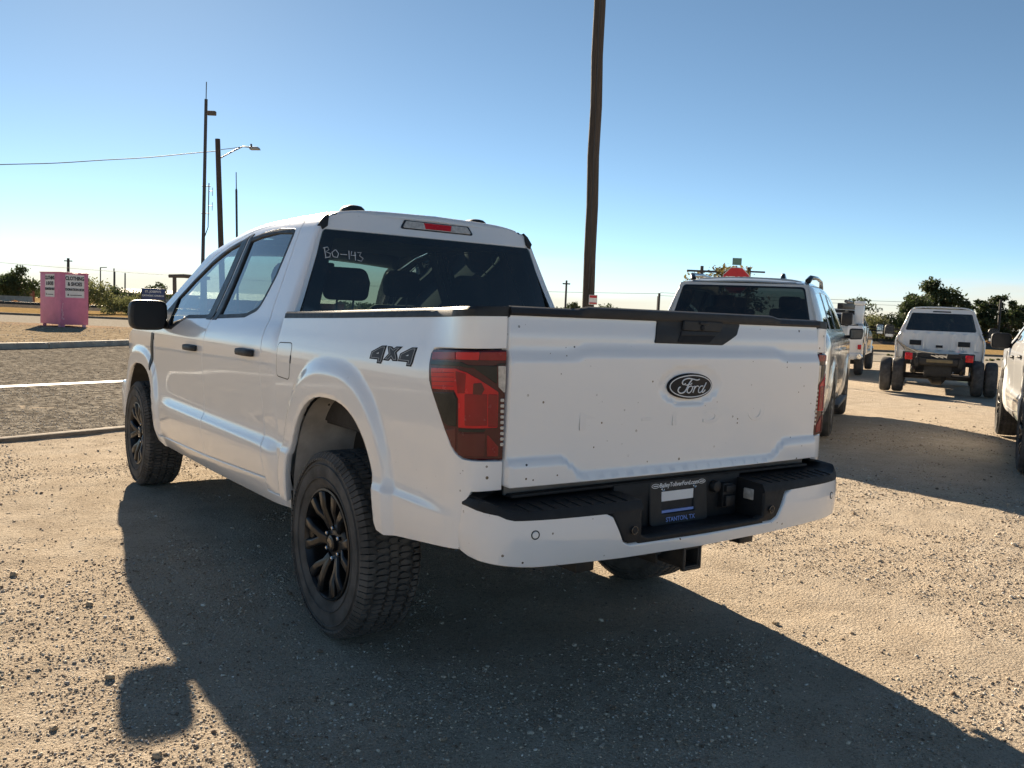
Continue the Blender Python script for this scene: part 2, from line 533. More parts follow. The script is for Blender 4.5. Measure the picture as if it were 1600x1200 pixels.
def ground_mat():
    m, t, p = nodes('gravel_dirt')
    v = geoco(t)
    big = noise(t, v, .55, 5, .6); mid = noise(t, v, 3.2, 5, .6); fine = noise(t, v, 34, 5, .7)
    c = ramp(t, mid, [(.28, (.42, .345, .265)), (.5, (.54, .455, .355)), (.72, (.63, .545, .44))])
    c = mixc(t, maprange(t, big, .40, .65, 0, .5), c, (.58, .475, .355))
    c = mixc(t, maprange(t, fine, .55, .72, 0, .6), c, (.66, .58, .46))
    c = mixc(t, maprange(t, fine, .46, .32, 0, .6), c, (.22, .17, .125))
    gr_ = noise(t, v, 130, 3, .8)
    c = mixc(t, maprange(t, gr_, .52, .68, 0, .65), c, (.70, .63, .53))
    c = mixc(t, maprange(t, gr_, .47, .33, 0, .65), c, (.20, .155, .115))
    # far side of the lot: dry grass and weeds past the street
    sx = t.nodes.new('ShaderNodeSeparateXYZ'); lk(t, v, sx.inputs[0])
    dep = math_(t, 'ADD', math_(t, 'MULTIPLY', math_(t, 'ADD', sx.outputs[0], -CAM[0]), .5803), math_(t, 'MULTIPLY', math_(t, 'ADD', sx.outputs[1], -CAM[1]), .8144))
    dep = math_(t, 'ADD', dep, math_(t, 'MULTIPLY', math_(t, 'ADD', mid, -.5), 5.0))
    gr = ramp(t, noise(t, v, .9, 6, .7), [(.3, (.16, .12, .06)), (.45, (.34, .23, .11)), (.58, (.30, .21, .10)), (.72, (.10, .11, .04))])
    c = mixc(t, maprange(t, dep, 52, 56), c, gr)
    lk(t, c, p.inputs['Base Color'])
    p.inputs['Roughness'].default_value = 1.0; p.inputs['Specular IOR Level'].default_value = 0.0
    cells = voro(t, v, 75)
    b1 = bump(t, noise(t, v, 30, 6, .75), 1.0, .022)
    b2 = bump(t, cells, .8, -.010, b1)
    b3 = bump(t, noise(t, v, 190, 3, .75), .9, .005, b2)
    lk(t, b3, p.inputs['Normal'])
    MATS['ground'] = m; return m
def seal_mat(name, dark, mid, light, sc=38):
    m, t, p = nodes(name)
    v = geoco(t)
    n = noise(t, v, sc, 4, .75); b = noise(t, v, .5, 5, .6)
    c = ramp(t, n, [(.42, dark), (.5, mid), (.58, light)])
    c = mixc(t, maprange(t, b, .4, .7, 0, .35), c, mid)
    lk(t, c, p.inputs['Base Color']); p.inputs['Roughness'].default_value = 1.0; p.inputs['Specular IOR Level'].default_value = 0.0
    lk(t, bump(t, n, .25, .006), p.inputs['Normal'])
    MATS[name] = m; return m
ground_mat()
seal_mat('chip_seal', (.075, .067, .057), (.17, .152, .128), (.31, .28, .235), 9)
seal_mat('far_asphalt', (.26, .235, .195), (.33, .30, .255), (.39, .36, .31), 8)
seal_mat('ballast', (.07, .06, .05), (.13, .11, .09), (.2, .17, .14), 8)
seal_mat('island_gravel', (.17, .13, .09), (.30, .24, .165), (.42, .345, .25), 6)
simple('concrete', (.36, .33, .28), .9, var=.2, scale=3, bmp=.4, bscale=60)
simple('old_concrete', (.20, .16, .12), .95, var=.35, scale=5, bmp=.6, bscale=40)
simple('road_paint', (.74, .73, .70), .7, var=.12, scale=5)
def axis(lo, hi, f0, f1, fine, ratio):
    a = list(np.arange(f0, f1, fine)); s = fine
    q = f1
    up = []
    while q < hi: up.append(q); s *= ratio; q += s
    up.append(hi); s = fine; q = f0; dn = []
    while q > lo: s *= ratio; q -= s; dn.append(max(q, lo))
    return np.array(sorted(set(dn+a+up)))
gx = axis(-1500, 1500, -4.5, 9.0, .055, 1.12); gy = axis(-1500, 1500, -4.5, 8.5, .055, 1.12)
X, Y = np.meshgrid(gx, gy); Z = relief(X, Y)
nx, ny = len(gx), len(gy)
me = bpy.data.meshes.new('ground')
co = np.stack([X, Y, Z], -1).reshape(-1, 3)
ii = np.arange((ny-1)*nx).reshape(ny-1, nx)[:, :-1].ravel()
fc = np.stack([ii, ii+1, ii+1+nx, ii+nx], 1)
me.from_pydata(co.tolist(), [], fc.tolist()); me.update(); me.shade_smooth()
g = link_mesh('ground', me, MATS['ground']); tag(g, 'dry tan gravel lot running out to weedy ground', kind='structure')
Z0 = -.045      # level of everything beyond the lot
def strip(name, pts, z, mat, kind='structure', thick=None):
    mb = MB()
    if thick:
        mb.prism([q[:2] for q in pts], lambda u, v, d: FR(u, v, d), z-thick, z)
    else:
        mb.add([FR(a, b, z) for a, b in pts], [tuple(range(len(pts)))])
    o = mb.build(name, mat, smooth=0); tag(o, kind=kind); return o
# the street beside the lot: runs away to the right, joins the cross street
E_ = np.array((.555, .832)); Nn_ = np.array((-.832, .555)); K0 = np.array((-5.10, 8.32))
def RD(a, n_): q = K0+E_*a+Nn_*n_; return (float(q[0]), float(q[1]))
strip('road', [RD(-30, .1), RD(36, .1), RD(44, 8), RD(34, 14), RD(12, 15.0), RD(-30, 13.0)], Z0+.012, MATS['chip_seal'])
strip('road_line', [RD(-30, 4.87), RD(30, 4.87), RD(30, 5.15), RD(-30, 5.15)], Z0+.016, MATS['road_paint'])
kb = MB()
for i in range(22):
    a0 = -30+3*i
    kb.prism([RD(a0, -.07), RD(a0+2.985, -.07), RD(a0+2.985, .06), RD(a0, .06)], lambda u, v, d: FR(u, v, d), Z0-.05, Z0+.035+.006*(i % 3))
tag(kb.build('kerb', MATS['old_concrete'], bevel=.012), kind='structure')
isl = [RD(-30, 13.1), RD(-2, 13.15), RD(4, 13.5), RD(8, 14.2), RD(12, 15.6), RD(17, 18.5), RD(19, 20.5), (-12.5, 36.6), (-60, 38.0)]
strip('island', isl, Z0+.155, MATS['island_gravel'], thick=.2)
k2 = MB(); kp = isl[:7]
for i in range(len(kp)-1):
    a, b = np.array(kp[i]), np.array(kp[i+1]); d = (b-a)/np.linalg.norm(b-a); n_ = np.array((d[1], -d[0]))
    k2.prism([tuple(a), tuple(b-d*.01), tuple(b-d*.01+n_*.17), tuple(a+n_*.17)], lambda u, v, q: FR(u, v, q), Z0-.05, Z0+.17)
tag(k2.build('kerb', MATS['concrete'], bevel=.015), kind='structure')
strip('cross_street', [(-300, 36.8), (300, 38.5), (300, 53), (-300, 52)], Z0+.020, MATS['far_asphalt'])
fk = MB()
for i in range(40): fk.prism([(-200+10*i, 52.35+.0016*(10*i)), (-190.05+10*i, 52.366+.0016*(10*i)), (-190.05+10*i, 52.566+.0016*(10*i)), (-200+10*i, 52.55+.0016*(10*i))], lambda u, v, d: FR(u, v, d), Z0-.05, Z0+.15)
tag(fk.build('kerb', MATS['old_concrete'], smooth=0), kind='structure')
# grass verge on the near side of the cross street, right of the lot
# railway: ballast bank and two rails
rb = MB()
rb.loft([[FR(-300, 77.2, Z0), FR(-300, 78.6, .20), FR(-300, 82.4, .20), FR(-300, 83.8, Z0)], [FR(300, 77.2, Z0), FR(300, 78.6, .20), FR(300, 82.4, .20), FR(300, 83.8, Z0)]])
tag(rb.build('railway_bed', MATS['ballast'], smooth=0), kind='structure')
rr_ = empty('railway_track', FR(0, 80.5, .2)); tag(rr_, 'dark steel railway track on its low ballast bank beyond the cross street', 'railway track')
simple('rail_steel', (.055, .045, .038), .55, metal=.4)
for dp in (79.8, 81.24):
    a, b = Vector(FR(-300, dp, .30)), Vector(FR(300, dp, .30))
    o = MB().bar(a, b, .12, .26).build('rail', MATS['rail_steel'], smooth=0)
    o.parent = rr_; o.matrix_parent_inverse = Matrix.Translation(rr_.location).inverted()
# ------------------------------------------------------------------ vehicle materials
paint('white_paint', (0.82, 0.825, 0.83), dirt=0.32)
paint('white_paint_clean', (0.78, 0.78, 0.77), dirt=0.7, specks=False)
paint('silver_paint', (0.56, 0.575, 0.56), dirt=0.4, specks=False, rough=0.3, metal=0.15)
simple('black_plastic', (0.016, 0.017, 0.019), 0.52, bmp=0.25, bscale=420, spec=0.4)
simple('black_gloss', (0.010, 0.011, 0.013), 0.18, coat=0.6)
simple('pad_plastic', (0.014, 0.015, 0.017), 0.62, bmp=0.35, bscale=300, spec=0.35)
simple('rubber', (0.088, 0.084, 0.079), 0.9, var=0.40, scale=9, bmp=0.3, bscale=90, spec=0.25)
simple('black_satin', (0.014, 0.015, 0.017), 0.42, spec=0.3)
simple('rim_black', (0.010, 0.010, 0.011), 0.36, coat=0.3, coatr=0.12, spec=.3)
simple('chrome', (0.72, 0.72, 0.72), 0.12, metal=1.0, var=0.03)
simple('steel_dark', (0.022, 0.021, 0.020), 0.6, var=0.3)
simple('steel_grey', (0.16, 0.16, 0.16), 0.5, metal=0.6, var=0.2)
simple('liner_grey', (0.50, 0.47, 0.43), 0.75, var=0.3, scale=7)
simple('bed_inner', (0.022, 0.022, 0.024), 0.7, bmp=0.4, bscale=200)
simple('seat_cloth', (0.030, 0.032, 0.036), 0.9, bmp=0.3, bscale=500)
simple('trim_dark', (0.022, 0.023, 0.026), 0.7)
simple('headliner', (0.18, 0.18, 0.175), 0.95)
simple('lens_maroon', (0.060, 0.003, 0.007), 0.22, spec=.35, coat=.15, coatr=0.02, var=0.1)
simple('lens_red', (0.56, 0.006, 0.012), 0.22, spec=.35, coat=.15, coatr=0.02, var=0.15)
simple('lens_red_deep', (0.24, 0.003, 0.008), 0.22, spec=.35, coat=.15, coatr=0.02, var=0.2)
simple('lens_smoke', (0.012, 0.014, 0.014), 0.20, spec=.3, coat=.1, coatr=0.02)
simple('lens_amber', (0.095, 0.010, 0.012), 0.22, spec=.35, coat=.15, coatr=0.02)
simple('lens_clear', (0.50, 0.47, 0.43), 0.10, coat=1.0, coatr=0.02, var=0.25, scale=60)
simple('decal_black', (0.012, 0.014, 0.018), 0.6, spec=0.2)
simple('decal_grey', (0.055, 0.065, 0.078), 0.6, spec=0.2)
simple('decal_silver', (0.30, 0.32, 0.34), 0.6, spec=0.2)
simple('print_white', (0.80, 0.80, 0.80), 0.5, var=0.05)
simple('print_blue', (0.20, 0.32, 0.72), 0.5, var=0.05)
simple('chalk_white', (0.75, 0.76, 0.78), 0.8)
simple('badge_navy', (0.005, 0.006, 0.010), 0.35, spec=0.25)
glass('glass_dark', (0.24, 0.32, 0.30), 0.05)
glass('glass_front', (0.56, 0.66, 0.62), 0.06)
glass('glass_shield', (0.80, 0.90, 0.86), 0.05)
glass('glass_black', (0.035, 0.045, 0.045), 0.05)
M = MATS

# ------------------------------------------------------------------ wheels
def tread_tyre(Rr, W, n=46, blocks=True):
    """all-terrain tyre, axle along x, outer face towards -x"""
    mb = MB(); h = W/2; g = 0.014
    prof = [(-h+.05, Rr*.585), (-h+.022, Rr*.60), (-h+.006, Rr*.66), (-h, Rr*.74), (-h-.002, Rr*.80), (-h+.004, Rr*.875), (-h+.014, Rr*.925), (-h+.027, Rr-g-.012), (-h+.045, Rr-g-.003),
            (0, Rr-g), (h-.045, Rr-g-.003), (h-.027, Rr-g-.012), (h-.014, Rr*.925), (h-.004, Rr*.875), (h+.002, Rr*.80), (h, Rr*.74), (h-.006, Rr*.66), (h-.022, Rr*.60), (h-.05, Rr*.585)]
    mb.lathe(prof, 72)
    # raised sidewall rings
    for s in (-1, 1):
        for r0 in (.70, .845):
            mb.lathe([(s*(h-.001), Rr*r0), (s*(h+.0035), Rr*(r0+.006)), (s*(h+.0035), Rr*(r0+.012)), (s*(h-.001), Rr*(r0+.018))], 72)
    if blocks:
        dth = 2*PI/n
        def crown(wq): return Rr-.006*(abs(wq)/h)**3
        def blk(poly, th0, top=0.0, bot=0.018):
            cw = sum(q[0] for q in poly)/len(poly); cs_ = sum(q[1] for q in poly)/len(poly)
            poly = [(cw+(a-cw)*.93, cs_+(b-cs_)*.88) for a, b in poly]
            # poly: (w, s) with s in fractions of a pitch
            vs = []
            for wq, sq in poly:
                a = th0+sq*dth; r = crown(wq)-top
                vs.append((wq, r*math.cos(a), r*math.sin(a)))
            k = len(vs)
            for wq, sq in poly:
                a = th0+sq*dth; r = crown(wq)-bot
                vs.append((wq*1.0, r*math.cos(a), r*math.sin(a)))
            fs = [tuple(range(k))]+[(i, k+i, k+(i+1) % k, (i+1) % k) for i in range(k)]
            mb.add(vs, fs)
        for k in range(n):
            t = k*dth
            for s in (-1, 1):
                ph = 0.0 if s < 0 else 0.5
                t2 = t+ph*dth
                # shoulder block, wrapped over the edge
                blk([(s*(h-.022), .06), (s*.088, .04), (s*.080, .25), (s*.088, .47), (s*(h-.022), .47)], t2)
                blk([(s*(h-.022), .56), (s*.092, .55), (s*.098, .75), (s*.090, .96), (s*(h-.022), .97)], t2)
                for a0, a1 in ((.06, .47), (.56, .97)):
                    vs = []
                    for sq in (a0, a1):
                        a = t2+sq*dth
                        for wq, r in ((h-.022, crown(h-.022)), (h-.008, Rr-.022), (h+.001, Rr*.925), (h+.0005, Rr*.90), (h-.02, Rr*.90), (h-.03, Rr-.03)):
                            vs.append((s*wq, r*math.cos(a), r*math.sin(a)))
                    mb.add(vs, [(0, 1, 7, 6), (1, 2, 8, 7), (2, 3, 9, 8), (0, 1, 2, 3, 4, 5), (6, 7, 8, 9, 10, 11), (3, 4, 10, 9)])
                # hourglass chain
                blk([(s*.080, .03), (s*.066, -.20), (s*.046, -.30), (s*.030, -.18), (s*.026, .03), (s*.036, .16), (s*.060, .18)], t2+.5*dth)
                blk([(s*.078, .27), (s*.060, .24), (s*.036, .22), (s*.022, .30), (s*.030, .52), (s*.046, .62), (s*.068, .50)], t2+.5*dth)
            # centre rib
            blk([(-.016, .04), (-.022, .28), (-.012, .49), (.014, .47), (.020, .25), (.013, .02)], t)
            blk([(-.012, .53), (-.022, .75), (-.014, .98), (.013, .98), (.022, .74), (.015, .52)], t)
    return mb
def rim_mesh(Rr, W, spokes=6):
    mb = MB(); h = W/2
    # barrel and lip
    mb.lathe([(-h+.020, Rr*.60), (-h+.012, Rr*.596), (-h+.010, Rr*.575), (-h+.020, Rr*.560), (-h+.05, Rr*.545), (h-.05, Rr*.52), (h-.03, Rr*.58), (h-.06, Rr*.585), (0, Rr*.54), (-h+.06, Rr*.575)], 60, closed=True)
    # dark disc well inside (brake)
    return mb
def spoke_mesh(Rr, W, k, spokes=6):
    mb = MB(); h = W/2
    a0 = 2*PI*k/spokes
    def P(ax, rad, ang): return Vector((ax, rad*math.cos(ang), rad*math.sin(ang)))
    for s in (-1, 1):
        stations = [(.070, .00, .048, -h+.048), (.115, .07, .044, -h+.036), (Rr*.40, .20, .040, -h+.018), (Rr*.565, .235, .052, -h+.013)]
        rings = []
        for rad, da, wd, ax in stations:
            c = a0+s*da; dw = wd/2/max(rad, .05)
            rings.append([P(ax+.006, rad, c-dw), P(ax-.004, rad, c-dw*.62), P(ax-.004, rad, c+dw*.62), P(ax+.006, rad, c+dw), P(ax+.04, rad, c+dw*.8), P(ax+.04, rad, c-dw*.8)])
        mb.loft(rings)
    # web that joins the two legs near the lip
    rings = []
    for rad, ax, q in ((Rr*.47, -h+.040, .17), (Rr*.56, -h+.030, .20)):
        rings.append([P(ax, rad, a0-q), P(ax-.004, rad, a0), P(ax, rad, a0+q), P(ax+.03, rad, a0+q), P(ax+.03, rad, a0-q)])
    mb.loft(rings)
    return mb
def make_wheel(parent, x, y, z, Rr=.408, W=.272, side=-1, blocks=True, lug=True, rimmat='rim_black', fancy=True):
    w = empty('wheel', (x, y, z)); w.parent = parent
    if side > 0: w.rotation_euler = (0, 0, PI)
    w.rotation_euler.x = 0
    key = (Rr, W, blocks, rimmat)
    if key in KEEP:
        for o in KEEP[key]:
            c = o.copy(); col.objects.link(c); c.parent = w
            for g in o.children:
                d = g.copy(); col.objects.link(d); d.parent = c
        return w
    parts = []
    ty = tread_tyre(Rr, W, blocks=blocks).build('tyre', M['rubber'], w, smooth=40)
    rm = rim_mesh(Rr, W).build('rim', M[rimmat], w, smooth=40)
    h = W/2
    hb = MB().lathe([(-h+.03, 0.0), (-h+.03, .028), (-h+.034, .036), (-h+.050, .038), (-h+.056, .085), (-h+.066, .100), (-h+.12, .100)], 36)
    hb.build('hub', M[rimmat], w, smooth=40)
    MB().lathe([(-h+.10, 0), (-h+.10, .165), (-h+.125, .168), (-h+.125, 0)], 40).build('brake_disc', M['steel_dark'], w)
    parts = [o for o in w.children]
    for k in range(6):
        parts.append(spoke_mesh(Rr, W, k).build('spoke', M[rimmat], w, bevel=.0025, seg=2, smooth=45))
    MB().lathe([(-h+.0275, 0), (-h+.0285, .026), (-h+.032, .030)], 24).build('hub_cap', M['black_gloss'], w)
    parts.append(w.children[-1])
    if lug:
        for k in range(6):
            a = 2*PI*(k+.5)/6
            c = (0, .0675*math.cos(a), .0675*math.sin(a))
            parts.append(MB().lathe([(-h+.036, 0), (-h+.037, .007), (-h+.041, .0105), (-h+.060, .0105)], 6, c=c).build('lug_nut', M['chrome'], w))
    KEEP[key] = list(w.children)
    return w

# ------------------------------------------------------------------ half-ton pickup, crew cab
# truck frame: x right, y forward, z up; origin on the ground under the rear axle
CV = [.34, .40, .46, .55, .63, .675, .705, .765, .80, .90, 1.00, 1.12, 1.20, 1.26, 1.315, 1.365, 1.42, 1.60, 1.80, 1.85, 1.904, 1.974, 2.165, 2.565]
CX = [.885, .918, .945, .966, .979, .983, .981, .955, .952, .957, .963, .968, .966, .956, .933, .899, .874, .798, .716, .694, .655, .59, .40, 0.0]
CZ = [.34, .40, .46, .55, .63, .675, .705, .765, .80, .90, 1.00, 1.12, 1.20, 1.26, 1.315, 1.365, 1.42, 1.60, 1.810, 1.866, 1.922, 1.958, 1.982, 1.990]
BV = [.45, .52, .60, .69, .735, .765, .80, .90, 1.05, 1.16, 1.22, 1.28, 1.34, 1.40, 1.46]
BX = [.955, .970, .980, .985, .984, .974, .970, .974, .980, .981, .977, .966, .950, .936, .925]
def arch_q(y, z, yc, zc, a, b, e=2.5):
    dz = np.maximum(z-zc, 0)
    return (np.abs((y-yc)/a)**e+(dz/b)**e)**(1/e)
RA = (0.0, .44, .478, .606)
FA = (3.694, .44, .500, .515)
def arch_pts(A, z0, z1, n=26, e=2.5, grow=0.0):
    """opening outline from the front foot (y > yc, z0) over the top to the rear foot (z1)"""
    yc, zc, a, b = A; a += grow; b += grow
    pts = [(yc+a*(1+.03*max(0, (zc+.05-z0))/.1*.5), z0)]
    for k in range(n+1):
        t = PI*k/n
        c, s = math.cos(t), math.sin(t)
        q = (yc+a*math.copysign(abs(c)**(2/e), c), zc+b*abs(s)**(2/e))
        if q[1] > (z0 if c > 0 else z1)+.012: pts.append(q)
    pts.append((yc-a*1.05, z1))
    return pts
def flare(y, z, A):
    q = arch_q(y, z, *A)
    return .026*(1-sstep(1.16, 1.30, q))-.008*(1-sstep(.99, 1.035, q))
def S_cab(u, v):
    y = u; v = np.asarray(v, float)
    x = pchip(CV, CX, v); z = pchip(CV, CZ, v)
    # scallop fades towards both ends of the doors
    led = sstep(.60, .80, y)*(1-sstep(2.75, 3.15, y))
    xn = pchip([.34, .46, .55, .68, .90, 1.12], [.885, .945, .966, .975, .962, .968], np.clip(v, .34, 1.12))
    low = v < 1.10
    x = np.where(low, xn+(x-xn)*led, x)
    x = x+np.where(v < 1.25, flare(y, z, FA)*sstep(2.9, 3.2, y)*.8, 0)
    # body tucks in at the nose and at the back of the cab
    x = x-.150*np.clip((y-3.95)/.65, 0, 1.3)**2.2*np.where(v < 1.9, 1, 0)
    x = x-.05*np.clip((.84-y+(v-1.3)*.16*sstep(1.3, 1.5, v))/.16, 0, 1.2)**2.5*np.clip((2.565-v)/.6, 0, 1)*(.25+.75*sstep(1.25, 1.40, v))
    # glasshouse narrows forward, roof arches fore and aft
    x = x-.035*sstep(1.38, 1.9, v)*np.clip((y-1.6)/1.6, 0, 1.2)**2*np.where(v > 2.3, (2.565-v)/.265, 1)
    dr = -.012*np.clip((1.5-y)/.7, 0, 1.3)**2-.070*np.clip((y-1.65)/1.0, 0, 1.8)**2.0
    z = z+dr*sstep(1.76, 1.93, v)
    return -x, y, z
PU = [-1.30, -1.195, -1.1361, -1.0926, -1.057, -1.0152, -.95, -.75]
PIN = [.241, .138, .080, .040, .018, .006, .001, 0.0]
PY = [-1.128, -1.110, -1.100, -1.083, -1.055, -1.015, -.95, -.75]
def S_bed(u, v):
    u = np.asarray(u, float)
    y = np.where(u < -.75, pchip(PU, PY, np.clip(u, -1.3, -.75)), u)
    ins = np.where(u < -.75, pchip(PU, PIN, np.clip(u, -1.3, -.75)), 0)
    k = sstep(-.75, -1.14, u)
    x = pchip(BV, BX, v)*(1-k)+.982*k-ins+flare(y, v, RA)
    return -x, y, np.asarray(v, float)+0*y
def S_tg(u, v):
    """tailgate skin: u = x, v = z"""
    u = np.asarray(u, float); v = np.asarray(v, float)
    y = -1.135+.018*(u/.84)**2
    au = np.abs(u)
    zu = 1.322+.020*(1-sstep(.50, .62, au))
    y = y-.016*(1-sstep(zu-.050, zu, v))                      # upper ledge: main field stands proud of the top band
    y = y+.010*sstep(1.26, .93, v)                            # main field leans in towards its foot
    zl = .952-.070*(1-sstep(.50, .63, au))
    y = y-.015*(1-sstep(zl-.028, zl+.003, v))                 # lower lip
    y = y+.010*sstep(1.36, 1.43, v)
    # soft dish round the oval badge
    e = ((u/.165)**2+((v-1.188)/.075)**2)**.5
    y = y+.0075*(1-sstep(.86, 1.12, e))
    return u, y, v
def S_back(u, v):
    u = np.asarray(u, float); v = np.asarray(v, float)
    return u, .735+np.maximum(v-1.38, 0)*.225+.035*(np.abs(u)/.75)**4, v
def S_hood(u, v):
    x = np.asarray(u, float); y = np.asarray(v, float)
    z = 1.262+.050*(1-(x/.92)**2)+.012*sstep(.50, .56, np.abs(x))*(1-sstep(.80, .9, np.abs(x)))-.11*np.clip((y-3.35)/1.05, 0, 1.3)**2.4
    return x, y, z
def S_shield(u, v):
    """u in -1..1 across, v 0 (cowl) .. 1 (header)"""
    u = np.asarray(u, float); v = np.asarray(v, float)
    hw = .815-.165*v
    x = u*hw
    yc = 3.56-1.03*v+.05*np.sin(v*PI); ye = 3.40-.96*v
    y = yc+(ye-yc)*np.abs(u)**2.2
    z = 1.262+.650*v+.030*np.sin(v*PI)-.016*np.abs(u)**2*(1-v)-.012*u*u-.048*u*u*v**2
    return x, y, z

T_LINE = [(1.125, 1.895), (1.35, 1.906), (1.70, 1.900), (1.965, 1.888), (2.3, 1.848), (2.6, 1.766), (2.85, 1.650), (3.05, 1.534), (3.26, 1.385)]
R_SEAM = [(1.125, 1.895), (1.105, 1.76), (1.075, 1.60), (1.035, 1.43), (.965, 1.29), (.945, 1.20), (.948, 1.05), (.915, .82), (.845, .555)]
B_SEAM = [(1.965, 1.888), (1.985, 1.60), (1.995, 1.36), (1.975, 1.27), (2.012, 1.10), (1.995, .78), (1.945, .500)]
F_SEAM = [(3.26, 1.385), (3.285, 1.25), (3.23, 1.05), (3.225, .66), (3.17, .53), (3.11, .468)]

def build_truck(name, label):
    root = empty(name, (0, 0, 0), rx=-R(.43))
    tag(root, label, 'pickup truck')
    W_ = M['white_paint']; K = M['black_plastic']
    def par(o): o.parent = root; return o
    # ---- doors
    fd = T_LINE[3:]+F_SEAM[1:]+B_SEAM[::-1][:-1]
    fwin = [(2.075, 1.842, .03), (2.32, 1.806), (2.60, 1.721), (2.84, 1.608), (3.05, 1.474), (3.185, 1.355, .01), (3.20, 1.265, .01), (2.80, 1.255, .03), (2.56, 1.338, .04), (2.10, 1.350, .02)]
    rd = T_LINE[:4]+B_SEAM[1:]+R_SEAM[::-1][:-1]
    rwin = [(1.185, 1.850, .035), (1.45, 1.864), (1.72, 1.856), (1.915, 1.838, .012), (1.905, 1.353, .012), (1.42, 1.370, .03), (1.245, 1.415, .08), (1.195, 1.60)]
    doors = []
    for nm, out, win, gm in (('front_door', fd, fwin, 'glass_front'), ('rear_door', rd, rwin, 'glass_dark')):
        wr = rnd(win, .02)
        d = panel(nm, out, S_cab, W_, root, holes=[wr], step=.034, gap=.0028, flip=-1, flange=.02)
        wc = wr if area2(wr) > 0 else wr[::-1]
        ring_out = [tuple(q) for q in offset(resample(wc, .03), .006)[0]]
        ring_in = [tuple(q) for q in offset(resample(wc, .03), -.020)[0]]
        panel('window_seal', ring_out, S_cab, M['black_plastic'], d, holes=[ring_in], step=.03, flip=-1, lift=.0015, flange=.022)
        panel('window_pane', [tuple(q) for q in offset(resample(wc, .03), -.012)[0]], S_cab, M[gm], d, step=.05, flip=-1, lift=-.008, flange=.004, lip=.001)
        panel('inner_trim', out, S_cab, M['trim_dark'], d, holes=[[tuple(q) for q in offset(resample(wc, .03), -.004)[0]]], step=.08, gap=.01, flip=-1, lift=-.034, flange=.004)
        doors.append(d)
    # black B-pillar plates on the door frames
    panel('pillar_cover', [(1.978, 1.862), (2.085, 1.840), (2.110, 1.338), (2.000, 1.338)], S_cab, M['black_satin'], doors[0], step=.04, flip=-1, lift=.003, flange=.008)
    panel('pillar_cover', [(1.952, 1.864), (1.905, 1.868), (1.897, 1.340), (1.980, 1.338)], S_cab, M['black_satin'], doors[1], step=.04, flip=-1, lift=.003, flange=.008)
    # sail panel ahead of the front side glass
    panel('sail_panel', rnd([(3.03, 1.475), (3.20, 1.36), (3.215, 1.250), (2.86, 1.250), (2.98, 1.36)], .01), S_cab, K, doors[0], step=.04, flip=-1, lift=.004, flange=.01)
    # handles
    for d, y0, z0 in ((doors[0], 2.24, 1.152), (doors[1], 1.165, 1.182)):
        yy, zz = np.array([y0-.15, y0, y0+.15]), np.array([z0]*3)
        X = -S_cab(yy, zz)[0]
        h = MB()
        secs = []
        for t in np.linspace(-1, 1, 9):
            y = y0+t*.125; x = -float(np.interp(y, yy, X))
            pr = .040-.010*t*t-(.012 if abs(t) > .99 else 0); hz = .021-(.004 if abs(t) > .9 else 0)
            secs.append([(x-.004, y, z0-hz), (x-pr, y, z0-hz*.8), (x-pr-.003, y, z0), (x-pr, y, z0+hz*.8), (x-.004, y, z0+hz)])
        h.loft(secs); h.build('handle', K, d, bevel=.004, seg=2, smooth=50)
        cup = [(y0-.075, z0-.018), (y0+.045, z0-.018), (y0+.035, z0-.052), (y0-.01, z0-.06), (y0-.06, z0-.045)]
    for d in doors: mirror_obj(d)
    # ---- fixed cab side: C pillar, roof rail, A pillar, lower rear corner
    cs = [(.855, .490), (.575, .490), (.60, .56), (.682, .77), (.708, 1.05), (.708, 1.30), (.740, 1.385), (.80, 1.60), (.850, 1.80), (.862, 1.88), (.872, 1.945),
          (1.20, 1.960), (1.70, 1.960), (2.15, 1.948), (2.38, 1.920), (2.60, 1.866), (2.85, 1.742), (3.05, 1.618), (3.28, 1.455), (3.44, 1.335), (3.44, 1.262), (3.285, 1.262)]
    cs += [(3.265, 1.385)]+T_LINE[::-1][1:]+R_SEAM[1:]
    panel('cab_side', cs, S_cab, W_, root, step=.034, gap=.0022, flip=-1, flange=.03, both=True)
    panel('pillar_trim', cs, S_cab, M['trim_dark'], root, step=.07, gap=.004, flip=-1, lift=-.036, flange=.004, both=True)
    rk = [(3.10, .462), (3.135, .43), (3.09, .385), (2.0, .395), (.60, .432), (.572, .484), (.85, .484), (.85, .550), (1.945, .494)]
    panel('rocker_panel', rk, S_cab, W_, root, step=.04, gap=.002, flip=-1, flange=.03, both=True)
    panel('drip_strip', [(.873, 1.948), (1.2, 1.963), (1.7, 1.963), (2.15, 1.951), (2.38, 1.918), (2.38, 1.928), (2.15, 1.963), (1.7, 1.977), (1.2, 1.977), (.873, 1.962)], S_cab, K, root, step=.03, flip=-1, lift=-.002, flange=.01, both=True)
    # ---- roof skin
    def S_roof(u, v):
        s = np.abs(u); x, y, z = S_cab(v, 2.565-s)
        return np.sign(u)*-x, y, z
    rf = [(-.59, .875), (-.30, .858), (0, .852), (.30, .858), (.59, .875), (.592, 1.4), (.592, 2.0), (.628, 2.30), (.50, 2.44), (.25, 2.515), (0, 2.535), (-.25, 2.515), (-.50, 2.44), (-.628, 2.30), (-.592, 2.0), (-.592, 1.4)]
    roof = panel('roof', rf, S_roof, W_, root, step=.05, flip=1, flange=.03, lip=.006)
    panel('headliner', [(-.56, .96), (.56, .96), (.56, 2.3), (0, 2.45), (-.56, 2.3)], lambda u, v: (np.asarray(u, float), np.asarray(v, float), 1.885-.03*(np.asarray(u)/.56)**2-.05*np.clip((np.asarray(v)-1.7), 0, 1)**2), M['headliner'], roof, step=.1, flip=-1, flange=.005)
